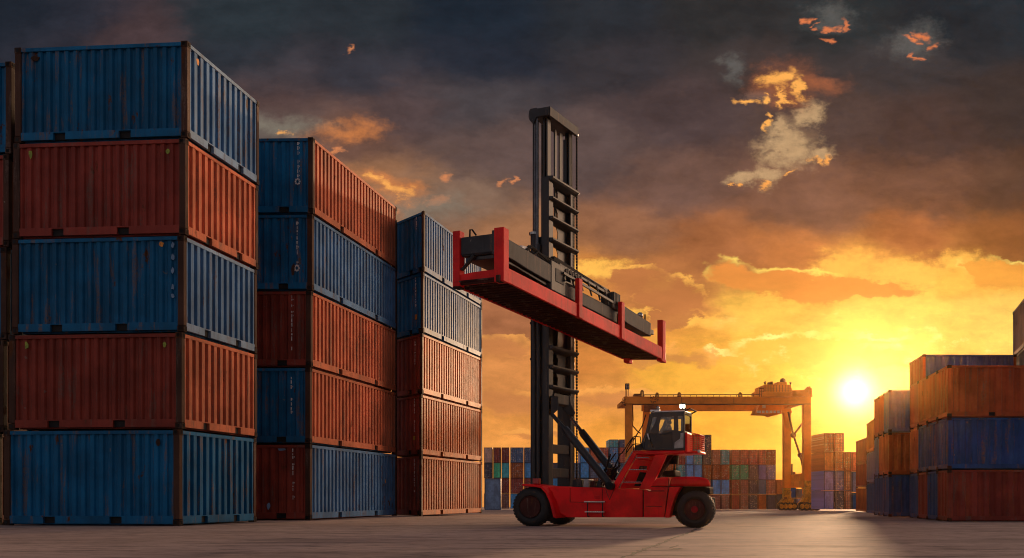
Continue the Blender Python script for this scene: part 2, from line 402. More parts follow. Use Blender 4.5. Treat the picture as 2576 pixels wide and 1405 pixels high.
    col, _ = gap(col, [(884, 129, 9, 9), (1108, 444, 17, 10), (1115, 504, 20, 11), (1292, 465, 10, 8), (1250, 470, 14, 7), (848, 364, 15, 6), (1000, 530, 26, 10)], (226, 140, 88), 0.30, 1.1, amt=0.9, top=0.8)
    col, _ = gap(col, [(690, 318, 110, 22), (1085, 516, 80, 26)], (128, 120, 106), 0.15, 1.1, amt=1.1, top=0.75)
    col, _ = gap(col, [(985, 468, 84, 24, 20), (875, 322, 80, 20, -6)], (214, 130, 72), 0.12, 1.15, amt=1.2, top=0.8)
    col, _ = gap(col, [(990, 478, 52, 13, 20), (940, 448, 24, 8, 20), (721, 332, 16, 6)], (255, 176, 90), 0.35, 1.1, amt=1.2, top=0.9)
    # sunlit openings under the deck, then bars of cloud with burning rims
    col, _ = gap(col, [(2110, 664, 66, 32), (2420, 655, 80, 24), (1500, 672, 70, 20, -12), (2290, 690, 70, 26), (1790, 815, 90, 20), (1660, 712, 40, 14), (1560, 780, 60, 12)], (255, 190, 84), 0.30, 0.95, amt=1.3, top=0.9)
    ng = t.noise(t.comb(U * (1 / 110.0), V * (1 / 110.0), 21.0), 1.0, 3, 0.5)
    def bar(col, spots, dark, rim, lo=0.40, hi=0.62, amt=0.9, top=0.9, up=9.0):
        f = None; h = None
        for s in spots:
            b = blob(*s); f = b if f is None else t.math('MAXIMUM', f, b)
            b2 = blob(s[0], s[1] - up, *s[2:]); h = b2 if h is None else t.math('MAXIMUM', h, b2)
        dn = (nz * 0.6 + nd * 0.4 - 0.5) * amt * 1.3
        m = t.step(f + dn, lo, hi)
        rm = t.step(h + dn, lo, lo + 0.14) * (1.0 - m) * t.step(ng, 0.36, 0.62)
        col = lay(col, m * top, dark)
        return lay(col, rm * 0.85, rim)
    col = bar(col, [(2170, 738, 130, 20, -2), (1980, 712, 170, 34, 8), (2110, 722, 100, 20)], (226, 140, 64), (255, 222, 104))
    col = bar(col, [(1690, 738, 80, 36, 10), (1600, 700, 70, 26), (1660, 800, 36, 24), (1720, 800, 30, 30)], (188, 116, 66), (252, 182, 84))
    col = bar(col, [(2060, 876, 190, 20, -1), (1900, 900, 100, 12)], (250, 182, 74), (255, 240, 140), top=0.75)
    col = bar(col, [(1560, 1008, 110, 18), (1690, 905, 90, 14), (1270, 1005, 110, 24), (1250, 880, 90, 20), (1330, 1080, 90, 8)], (196, 124, 72), (246, 168, 84), lo=0.34, hi=0.85, top=0.7)
    col = bar(col, [(2230, 905, 70, 20, 12), (2500, 690, 70, 40, 10), (2560, 690, 80, 30)], (238, 158, 64), (255, 220, 110), top=0.8)
    col = t.vm('SCALE', col, scale=1.0 + (nz - 0.5) * (t.step(V, 500.0, 800.0) * 0.25 + 0.45))
    # small bright flecks low in the sky
    fl = t.step(nz * 0.6 + nf * 0.5, 0.60, 0.72) * t.step(V, 720.0, 840.0) * (1.0 - t.step(V, 930.0, 1020.0)) * t.step(U, 1700.0, 2000.0)
    col = lay(col, fl * 0.75, (255, 240, 150))
    # the sun itself and the glare round it
    sdir = Vector((862 / FL, 1, 265 / FL)).normalized()
    cs = t.vm('DOT_PRODUCT', d, tuple(sdir)) - 1.0
    def lobe(k): return t.math('EXPONENT', cs * k)
    core = t.vm('SCALE', (1.0, 0.95, 0.78), scale=lobe(10000.0) * 1.4)
    halo = t.vm('SCALE', (1.0, 0.76, 0.30), scale=lobe(1500.0) * 0.36)
    wide = t.vm('SCALE', (1.0, 0.45, 0.06), scale=lobe(120.0) * 0.06)
    col = t.vm('ADD', t.vm('ADD', col, core), t.vm('ADD', halo, wide))
    # the rest of the dome: unseen bright patch added to light the side walls, fill light behind, dark overcast above
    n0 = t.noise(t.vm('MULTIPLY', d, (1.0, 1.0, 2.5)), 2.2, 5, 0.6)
    side_fill = t.step(dx, 0.45, 0.92) * t.step(dy, -0.25, 0.25)
    side = t.mix(side_fill, (0.14, 0.14, 0.16), (6.4, 4.1, 2.6))
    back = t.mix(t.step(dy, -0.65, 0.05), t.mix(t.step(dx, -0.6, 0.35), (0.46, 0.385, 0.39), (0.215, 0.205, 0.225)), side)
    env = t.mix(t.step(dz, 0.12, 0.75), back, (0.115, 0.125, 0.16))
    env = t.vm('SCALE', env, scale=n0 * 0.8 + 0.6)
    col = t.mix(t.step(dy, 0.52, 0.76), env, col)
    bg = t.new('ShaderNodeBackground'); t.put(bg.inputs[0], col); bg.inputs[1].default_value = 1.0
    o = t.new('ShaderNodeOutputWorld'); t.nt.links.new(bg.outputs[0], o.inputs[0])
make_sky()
sun_d = bpy.data.lights.new('sun', 'SUN'); sun = bpy.data.objects.new('sun', sun_d); COL.objects.link(sun)
sun_d.energy = 3.4; sun_d.angle = R(2.5); sun_d.color = (1.0, 0.62, 0.34)
sv = Vector((math.sin(SUN_AZ) * math.cos(SUN_EL), math.cos(SUN_AZ) * math.cos(SUN_EL), math.sin(SUN_EL)))
sun.rotation_euler = sv.to_track_quat('Z', 'Y').to_euler(); sun.location = sv * 300
scene.view_settings.view_transform = 'Standard'; scene.view_settings.look = 'None'
scene.view_settings.exposure = 0.0; scene.view_settings.gamma = 1.0
scene.view_settings.use_curve_mapping = False
world.cycles.sampling_method = 'MANUAL'; world.cycles.sample_map_resolution = 256
# ------------------------------------------------------------------ the yard
def make_ground():
    m, t = material('yard_concrete')
    co = t.coord(); x, y, z = t.sep(co)
    big = t.noise(t.comb(x * 0.04, y * 0.05, 0.0), 1.0, 5, 0.6)
    brush = t.noise(t.comb(x * 0.22, y * 0.95, 1.0), 1.0, 8, 0.72)
    brush2 = t.noise(t.comb(x * 1.3, y * 3.2, 2.0), 1.0, 5, 0.7)
    grit = t.noise(co, 34.0, 3, 0.7)
    mid = t.noise(t.comb(x * 0.07, y * 0.22, 4.0), 1.0, 6, 0.62, 0.6)
    c = t.mix(t.step(big, 0.3, 0.7), (0.41, 0.285, 0.24), (0.58, 0.41, 0.34))
    c = t.mix(t.step(mid, 0.52, 0.74) * 0.55, c, (0.17, 0.12, 0.105))
    c = t.mix(t.step(brush, 0.50, 0.68) * 0.85, c, (0.10, 0.073, 0.064))
    c = t.mix(t.step(brush2, 0.48, 0.66) * 0.6, c, (0.07, 0.055, 0.05))
    c = t.mix(t.step(grit, 0.58, 0.75) * 0.3, c, (0.30, 0.25, 0.22))
    long_ = t.noise(t.comb(x * 0.09, y * 0.7, 14.0), 1.0, 7, 0.78, 0.8)
    c = t.mix(t.step(long_, 0.52, 0.66) * 0.5, c, (0.085, 0.062, 0.055))
    c = t.mix(t.step(long_, 0.44, 0.34) * 0.2, c, (0.58, 0.42, 0.35))
    pit = t.step(t.noise(t.comb(x * 0.55, y * 1.1, 9.0), 1.0, 4, 0.6), 0.735, 0.76)
    c = t.mix(pit * 0.85, c, (0.03, 0.024, 0.022))
    h = brush * 1.0 + brush2 * 0.5 + grit * 0.1 + mid * 0.6 + long_ * 1.0
    t.principled(c, brush * 0.2 + 0.68, 0.0, t.bump(h, 0.45, 0.06), 0.10)
    xs = [-500, -250, -120, -60, -30, -10, 10, 30, 60, 120, 250, 500]; ys = [-110, -40, 0, 20, 40, 65, 100, 160, 300, 700]
    mb = MB()
    vs = [(a, b, gz(b)) for b in ys for a in xs]; n = len(xs)
    mb.add(vs, [(j * n + i, j * n + i + 1, (j + 1) * n + i + 1, (j + 1) * n + i) for j in range(len(ys) - 1) for i in range(n - 1)])
    o = mb.build('ground', m); o['kind'] = 'structure'
    # the long wandering crack, and two short ones beside it
    cm = plain('crack_filler', (0.018, 0.014, 0.013), 0.9)
    def g(px, py):
        Y = CH * FL / (py - HY); v = at(px, Y); v.z = gz(Y); return v
    def crack(line, w, seed):
        rnd = random.Random(seed); mb = MB(); pts = []
        P = [g(*q) for q in line]
        for a, b in zip(P, P[1:]):
            k = max(2, int((b - a).length / 0.35))
            pts += [a.lerp(b, i / k) + Vector((rnd.uniform(-.06, .06), rnd.uniform(-.03, .03), 0)) for i in range(k)]
        pts.append(P[-1]); vs = []; fs = []
        for i, p in enumerate(pts):
            q = pts[min(i + 1, len(pts) - 1)] - pts[max(i - 1, 0)]; q.z = 0; s = Vector((-q.y, q.x, 0)).normalized() * w * rnd.uniform(0.5, 1.3)
            vs += [p + s + Vector((0, 0, .005)), p - s + Vector((0, 0, .005))]
        fs = [(2 * i, 2 * i + 1, 2 * i + 3, 2 * i + 2) for i in range(len(pts) - 1)]
        mb.add(vs, fs); c = mb.build('ground_crack', cm); c['kind'] = 'structure'
    crack([(1540, 1412), (1590, 1395), (1650, 1372), (1700, 1352), (1735, 1340), (1765, 1325), (1790, 1306), (1815, 1291), (1850, 1286)], 0.05, 1)
    crack([(1640, 1376), (1680, 1380), (1705, 1373)], 0.035, 2)
    crack([(1690, 1384), (1702, 1382), (1712, 1380)], 0.08, 3)
make_ground()
# ------------------------------------------------------------------ shipping containers
def corrugated(mb, F, L, z0, z1, pitch, depth, m=0, steep=False):
    """trapezoid sheet wall on frame F: x along the wall, y inward, z up"""
    n = max(3, int(round(L / pitch))); p = L / n; prof = [(0.0, 0.0)]
    for i in range(n):
        a = i * p
        if steep: prof += [(a + .22 * p, 0), (a + .32 * p, depth), (a + .66 * p, depth), (a + .76 * p, 0), (a + p, 0)]
        else: prof += [(a + .16 * p, 0), (a + .32 * p, depth), (a + .60 * p, depth), (a + .76 * p, 0), (a + p, 0)]
    xs = []
    for q in prof:
        if not xs or q[0] - xs[-1][0] > 1e-5: xs.append(q)
    vs = [F(a, b, z0) for a, b in xs] + [F(a, b, z1) for a, b in xs]; k = len(xs)
    mb.add(vs, [(i, i + 1, k + i + 1, k + i) for i in range(k - 1)], m)
CAST = {}
def container(o, vx, vy, H, mA, mB, label, group, mF=None, mP='rustpost', pitchA=.42, pitchB=.5, pockA=(.36, .74), pockB=(.3, .72), rail=None, k=None, name='shipping_container', arch=False, seed=0):
    """o: base of the corner where both seen walls meet; wall A runs along vx, wall B along vy"""
    o = Vector(o); k = k or H / 2.6; L, W = vx.length, vy.length; ux, uy = vx.normalized(), vy.normalized()
    nA = Vector((ux.y, -ux.x, 0)); nA = nA if nA.dot(uy) < 0 else -nA
    nB = Vector((uy.y, -uy.x, 0)); nB = nB if nB.dot(ux) < 0 else -nB
    root = thing(name, label, 'shipping container', o, 0, group)
    F = frame(o, ux, uy); FA = frame(o, ux, -nA); FB = frame(o, uy, -nB)
    mF = mF or mA; mBf = rail or mB
    c = .17 * k
    # walls
    mb = MB(); corrugated(mb, frame(o + ux * c - nA * .045 * k, ux, -nA), L - 2 * c, .27 * k, H - .13 * k, pitchA, (.06 if k > 1.2 else .10) * k); mb.build('front_wall', M[mA], root)
    mb = MB(); corrugated(mb, frame(o + uy * c - nB * .02 * k, uy, -nB), W - 2 * c, .27 * k, H - .13 * k, pitchB, .15 * k, steep=True); mb.build('side_wall', M[mB], root)
    e = .19 * k
    MB().box(F, (e, e, .03 * k), (L - e, W - e, H - .05 * k)).build('body', M[mF], root)
    MB().box(F, (.1 * k, .1 * k, H - .06 * k), (L - .1 * k, W - .1 * k, H - .03 * k)).build('roof', M[mF], root)
    # corner posts (skewed footprints follow the walls)
    for a, b in ((0, 0), (L - c, 0), (0, W - c)):
        MB().box(F, (a, b, .18 * k), (a + c, b + c, H - .15 * k)).build('corner_post', M[mP], root, bevel=.015 * k)
    for a, b in ((0, 0), (L - c, 0), (0, W - c)):
        for z in (.012, H - .17 * k):
            q = MB().box(F, (a - .012, b - .012, z), (a + c + .012, b + c + .012, z + .17 * k - .012)).build('corner_casting', M['casting'], root, bevel=.01 * k)
            if k > 1.5:
                for fr, s in ((FA, a), (FB, b)):
                    MB().box(fr, (s + .06 * k, -.02, z + .045 * k), (s + .14 * k, .02, z + .13 * k)).build('casting_slot', M['black'], q)  # black block in place of the hole, its shade put into the colour
    # rails
    for fr, ln, mm, pk, nm in ((FA, L, mA, pockA, 'front'), (FB, W, mBf, pockB, 'side')):
        MB().box(fr, (c, .005 * k, H - .13 * k), (ln - c, .07 * k, H - .035 * k)).build('top_rail', M[mm], root)
        cuts = [c] + [v for f in pk for v in (f * ln - .17 * k, f * ln + .17 * k)] + [ln - c]
        q = MB()
        for i in range(0, len(cuts) - 1, 2):
            q.box(fr, (cuts[i], .004 * k, .06 * k), (cuts[i + 1], .10 * k, .27 * k))
        for i in range(1, len(cuts) - 1, 2):
            q.box(fr, (cuts[i], .004 * k, .245 * k), (cuts[i + 1], .10 * k, .27 * k))
            MB().box(fr, (cuts[i], .09 * k, .07 * k), (cuts[i + 1], .14 * k, .25 * k)).build('fork_pocket', M['black'], root)  # black back plate paints the shade inside the pocket
        q.build('bottom_rail', M[mm], root)
    root['k'] = k
    return root, FA, FB
def smudge(root, F, s, z, w, h, mat, name='sticker', seed=1, off=-.03):
    """a torn label or patch of old paint: an irregular thin flake on the wall"""
    rnd = random.Random(seed); n = 9
    pts = [(s + w / 2 * math.cos(2 * math.pi * i / n) * rnd.uniform(.55, 1.1), z + h / 2 * math.sin(2 * math.pi * i / n) * rnd.uniform(.55, 1.1)) for i in range(n)]
    return MB().prism(F, pts, off, off + .012).build(name, M[mat], root)
def stencil(root, F, s, z1, z0, seed, k, ring=True, off=.02):
    """a vertical run of worn stencilled characters, too small to read"""
    rnd = random.Random(seed); mb = MB(); z = z1
    while z > z0:                                     # strokes overlap into one run
        h = rnd.uniform(.05, .15) * k
        if rnd.random() < .8:
            mb.box(F, (s + rnd.uniform(-.015, .0) * k, off, z - h), (s + rnd.uniform(.015, .035) * k, off + .012, z))
            if rnd.random() < .4: mb.box(F, (s - .05 * k, off, z - h * .6), (s - .03 * k, off + .012, z - h * .2))
        z -= h + rnd.uniform(.02, .06) * k
    if ring:
        for i in range(8):
            a = math.pi / 4 * i; p = (s + .02 * k + .07 * k * math.cos(a), z - .1 * k + .09 * k * math.sin(a))
            mb.box(F, (p[0] - .028 * k, off, p[1] - .028 * k), (p[0] + .028 * k, off + .012, p[1] + .028 * k))
    return mb.build('lettering', M['white'], root)

G1, G2, G3 = 'containers in the tall stack at the left edge', 'containers in the second tall stack', 'containers in the third tall stack'
# first tall stack: five high, leaning a few centimetres outward towards its foot
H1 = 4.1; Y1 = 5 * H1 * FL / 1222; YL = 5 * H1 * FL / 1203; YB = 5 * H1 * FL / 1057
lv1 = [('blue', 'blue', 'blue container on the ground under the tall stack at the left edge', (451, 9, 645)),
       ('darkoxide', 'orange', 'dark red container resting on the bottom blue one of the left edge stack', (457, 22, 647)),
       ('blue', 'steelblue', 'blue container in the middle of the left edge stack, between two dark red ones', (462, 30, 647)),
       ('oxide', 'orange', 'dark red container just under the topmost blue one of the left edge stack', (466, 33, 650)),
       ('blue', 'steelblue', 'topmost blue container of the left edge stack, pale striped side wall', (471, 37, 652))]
def stack1():
    for i, (a, b, lab, (xc, xl, xr)) in enumerate(lv1):
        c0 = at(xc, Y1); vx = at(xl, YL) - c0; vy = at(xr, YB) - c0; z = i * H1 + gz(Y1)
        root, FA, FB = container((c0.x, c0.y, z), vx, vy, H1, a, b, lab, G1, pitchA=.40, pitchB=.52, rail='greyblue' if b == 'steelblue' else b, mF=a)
        L, W = vx.length, vy.length
        r = random.Random(i + 3)
        if i in (1, 3):
            smudge(root, FA, .10 * L, H1 - .55, .22, .3, 'greenmark', seed=i + 20, off=.03); smudge(root, FA, .90 * L, H1 - .5, .2, .42, 'greenmark', seed=i + 31, off=.03)
        if i == 2:
            for q in range(5): smudge(root, FA, .065 * L, H1 - .45 - q * .55 + r.uniform(-.1, .1), .17, r.uniform(.2, .36), 'greyblue', 'paint_patch', 40 + q, off=.03)
            smudge(root, FA, .13 * L, H1 - .38, .28, .3, 'amber', seed=9, off=.03)
        if i == 0: smudge(root, FA, .12 * L, H1 - .55, .24, .36, 'casting', 'rust_patch', 77, off=.03)
        if i == 4:
            smudge(root, FA, .88 * L, H1 - .5, .45, .3, 'casting', 'rust_patch', 78, off=.03); smudge(root, FB, .14 * W, H1 - .5, .3, .4, 'amber', 'rust_patch', 79, off=.03); smudge(root, FB, .82 * W, H1 - .6, .2, .7, 'rustpost', 'rust_patch', 80, off=.03)
    # the sliver of a further stack at the very edge of view
    lab = ['dark red container at the foot of the sliver stack at the left edge', 'dark red container second from the ground in the sliver stack at the left edge', 'blue container at mid height in the sliver stack cut off by the left edge',
           'dark red container under the top one of the sliver stack at the left edge', 'topmost blue container of the sliver stack cut off by the left edge']
    cols = ['darkoxide', 'darkoxide', 'blue', 'oxide', 'blue']
    for i in range(5):
        Y = Y1 + 1.6; xr = (-5, 8, 16, 22, 28)[i]; c0 = at(xr, Y)
        container((c0.x, c0.y, i * 4.06), Vector((-7.4, .8, 0)), Vector((1.2, 6.2, 0)), 4.06, cols[i], cols[i], lab[i], 'containers in the sliver stack at the left edge')
stack1()
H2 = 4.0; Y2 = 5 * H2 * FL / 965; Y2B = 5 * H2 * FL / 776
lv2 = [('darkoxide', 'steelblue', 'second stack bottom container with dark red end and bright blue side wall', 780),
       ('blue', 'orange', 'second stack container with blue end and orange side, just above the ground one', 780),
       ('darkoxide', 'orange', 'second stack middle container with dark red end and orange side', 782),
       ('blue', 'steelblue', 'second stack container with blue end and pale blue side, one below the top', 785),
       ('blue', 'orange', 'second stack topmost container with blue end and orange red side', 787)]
def stack2():
    for i, (a, b, lab, xc) in enumerate(lv2):
        c0 = at(xc, Y2); vy = at(999, Y2B) - c0; vx = Vector((-7.6, .25, 0))
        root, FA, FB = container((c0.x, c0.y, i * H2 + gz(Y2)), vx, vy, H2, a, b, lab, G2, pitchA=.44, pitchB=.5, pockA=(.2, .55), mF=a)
        k = root['k']
        stencil(root, FA, (.9, .98, 1.0, .78, .78)[i], H2 - .25, (1.2, 1.7, 1.0, 1.5, 1.9)[i], i + 5, k, ring=i in (3, 4), off=.035)
        if i == 0: smudge(root, FA, 2.2, .75, .22, .42, 'greyblue', 'paint_patch', 12, off=.035); smudge(root, FA, 1.5, H2 - .3, .6, .16, 'greyblue', 'paint_patch', 14, off=.035)
        if i == 0: smudge(root, FB, 11.4, 2.2, .16, .34, 'amber', seed=3, off=.03); smudge(root, FB, 12.3, 1.1, .14, .22, 'amber', seed=4, off=.03)
        if i == 3: smudge(root, FA, 1.0, 1.1, .2, .9, 'rustpost', 'rust_patch', 15, off=.035)
stack2()
H3 = 3.85; Y3 = 5 * H3 * FL / 770; Y3B = 5 * H3 * FL / 650
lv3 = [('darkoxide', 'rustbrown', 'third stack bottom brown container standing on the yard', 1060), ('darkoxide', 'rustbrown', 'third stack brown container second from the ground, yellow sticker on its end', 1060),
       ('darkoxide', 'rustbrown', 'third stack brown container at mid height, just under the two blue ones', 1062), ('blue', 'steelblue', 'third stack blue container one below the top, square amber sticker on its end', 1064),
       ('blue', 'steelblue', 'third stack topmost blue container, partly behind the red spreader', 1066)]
def stack3():
    for i, (a, b, lab, xc) in enumerate(lv3):
        c0 = at(xc, Y3); vy = at(1213, Y3B) - c0; vx = at(985, 68.2) - c0
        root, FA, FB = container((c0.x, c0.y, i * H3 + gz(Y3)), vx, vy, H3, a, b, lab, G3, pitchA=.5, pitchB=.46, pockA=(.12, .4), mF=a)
        stencil(root, FA, .95, H3 - .2, (1.6, 1.5, 1.9, 1.9, 2.7)[i], i + 15, root['k'], ring=False, off=.035)
        if i == 3: MB().box(FA, (.78, .02, .95), (1.02, .035, 1.28)).build('sticker', M['amber'], root)
        if i == 1: MB().box(FA, (.86, .02, 1.0), (1.06, .035, 1.25)).build('sticker', M['yellowmark'], root)
stack3()

# stacks along the right side of the yard
GA, GB, GC = 'containers in the near right stack', 'containers in the middle right stack', 'containers in the far right stacks'
H = 2.6
YA = H * FL / 131.7; YA2 = H * FL / 111.0
def right_rows():
    c0 = at(2385, YA); c1 = at(2288, YA2); step = (c1 - c0) / 4
    cols = [['darkoxide', 'navy', 'umber'], ['navy', 'navy', 'umber'], ['darkoxide', 'navy', 'umber'], ['navy', 'umber', 'oxide']]
    pos = ['nearest', 'second row', 'third row', 'hindmost']
    lvl = ['bottom', 'middle', 'top']; nm = {'darkoxide': 'dark brown', 'navy': 'navy blue', 'rustbrown': 'rust brown', 'umber': 'rust brown', 'oxide': 'dull red'}
    for j in range(4):
        for i in range(3):
            o = c0 + step * j; o.z = i * H + gz(o.y); cl = cols[j][i]; gap = .97
            container(o, Vector((8.2 if j == 0 else 8.0, .12, 0)), step * gap, H, cl, cl, f'{nm[cl]} container in the {lvl[i]} layer of the near right stack, {pos[j]} of four', GA,
                      pitchA=.62, pitchB=.33, pockA=(.27,) if j == 0 and i == 2 else (), pockB=(), mP=cl, mF=cl)
    Yb = H * FL / 106.7; Yb2 = H * FL / 97.0; c0 = at(2236, Yb); c1 = at(2199, Yb2); step = (c1 - c0) / 3
    cols = [['navy', 'umber', 'lilac'], ['navy', 'umber', 'oxide'], ['navy', 'lilac', 'oxide']]
    nm.update({'lilac': 'dusty lilac'}); pos = ['nearest', 'second', 'hindmost']
    for j in range(3):
        for i in range(3):
            o = c0 + step * j; o.z = i * H; cl = cols[j][i]
            container(o, Vector((7.5, .1, 0)), step * .97, H, cl, cl, f'{nm[cl]} container in the {lvl[i]} layer of the middle right stack, {pos[j]} of three', GB,
                      pitchA=.5, pitchB=.33, pockA=(), pockB=(), mP=cl, mF=cl)
    # the fourth layer on the middle right stack
    o = at(2322, 66.4); o.z = 3 * H
    container(o, Vector((6.05, .1, 0)), at(2288, 70.5) - at(2322, 66.4), H * 1.0, 'lilac', 'oxide', 'dusty lilac container lying crosswise above the near right stack', 'containers on top of the right stacks', pitchA=.4, pitchB=.5, pockA=(), pockB=(), mP='umber', mF='lilac')
    # the tallest right stack, cut by the edge of view
    for i in range(5):
        a = at(2548, 69.0); near = at(2592, 61.5)
        lab = ['black container at the foot of the stack cut off by the right edge', 'black container second from the ground at the right edge', 'black container third from the ground at the right edge',
               'dark container with orange posts, under the striped top one at the right edge', 'topmost container at the right edge, dark with pale upright stripes'][i]
        container((near.x, near.y, i * 2.62), Vector((6, 0, 0)), a - near, 2.62 if i < 4 else 3.1, 'slate', 'slate' if i < 4 else 'steelgrey', lab, 'containers in the stack cut off by the right edge', pitchA=.5, pitchB=.5, pockA=(), pockB=(), mP='rustbrown' if i == 3 else 'slate', mF='slate')
    # stacks receding towards the gantry crane
    def colstack(px0, px1, Y, wide, n, cols, who, hgt=2.6, group=GC):
        c0 = at(px1, Y); vy = at(px0, Y * 1.075) - c0; z0 = gz(Y)
        for i in range(n):
            o = Vector((c0.x, c0.y, z0 + i * hgt)); cl = cols[i]
            container(o, Vector((wide, .05, 0)), vy, hgt, cl, cl, f'{who[i]}', group, pitchA=.4, pitchB=.4, pockA=(), pockB=(), mP=cl, mF=cl)
    colstack(2180, 2199, 84, 6, 3, ['navy', 'lilac', 'rustbrown'], ['navy container at the foot of the narrow stack behind the middle right stack', 'lilac container in the narrow stack behind the middle right stack', 'rust brown container topping the narrow stack behind the middle right stack'])
    colstack(2153, 2180, 107, 6, 3, ['rustbrown', 'oxide', 'oxide'], ['rust brown container on the ground, farthest of the right hand stacks', 'dull red middle container in the farthest right hand stack', 'dull red top container in the farthest right hand stack'])
right_rows()

# the far wall of containers across the end of the yard: each a box of its own with doors towards us
def far_box(x0, x1, y0, y1, Y, mat, label, group, depth=6.0, doors=True, side=0.0, plainside=None):
    a, b = at(x0, Y), at(x1, Y); z0, z1 = hz(y1, Y), hz(y0, Y)
    w, h = b.x - a.x, z1 - z0; o = Vector((a.x, Y, z0))
    F = frame(o, (1, 0, 0), (0, 1, 0)); mb = MB()
    g = .055
    mb.box(F, (g, .07, .02), (w - g, depth, h - .01))
    p = .09 if w < 2.4 else .11
    for q in ((g, 0, .02, g + p, .08, h - .01), (w - g - p, 0, .02, w - g, .08, h - .01), (g + p, .004, .02, w - g - p, .07, .02 + p), (g + p, .004, h - .01 - p, w - g - p, .07, h - .01)):
        mb.box(F, q[:3], q[3:], 1)
    if doors:
        for f in (.2, .36, .64, .8): mb.tube([F(f * w, .035, .12), F(f * w, .035, h - .14)], .022, 5, 2)
        mb.box(F, (w * .495, .03, .1), (w * .505, .075, h - .1), 3)
        for f in (.2, .36, .64, .8): mb.box(F, (f * w - .05, .02, h * .42), (f * w + .14, .05, h * .42 + .05), 2)
    else:
        n = max(3, int(w / .3))
        for i in range(n): mb.box(F, (g + p + (w - 2 * g - 2 * p) * (i + .2) / n, .03, .1), (g + p + (w - 2 * g - 2 * p) * (i + .65) / n, .075, h - .1))
    return root_at(mb, 'shipping_container', [M[mat], M['frame_' + mat.split('_')[1]], M['far_slate'], M['black']], o), label, group
ORD = ['bottom', 'second', 'third', 'fourth', 'fifth', 'sixth']
NTH = ['first', 'second', 'third', 'fourth', 'fifth', 'sixth', 'seventh', 'eighth', 'ninth', 'tenth', 'eleventh', 'twelfth']
CN = {'blue': 'deep blue', 'oxide': 'dull red', 'darkoxide': 'dark red', 'orange': 'orange', 'steelblue': 'steel blue', 'navy': 'navy', 'rustbrown': 'rust brown', 'lilac': 'lilac', 'teal': 'teal',
      'green': 'green', 'red': 'red', 'greyblue': 'grey blue', 'pale': 'pale pink', 'slate': 'slate grey', 'brown': 'brown', 'midblue': 'blue'}
for k in PAL: M['frame_' + k] = plain('frame_' + k, tuple(v * .45 for v in PAL[k]), .6)
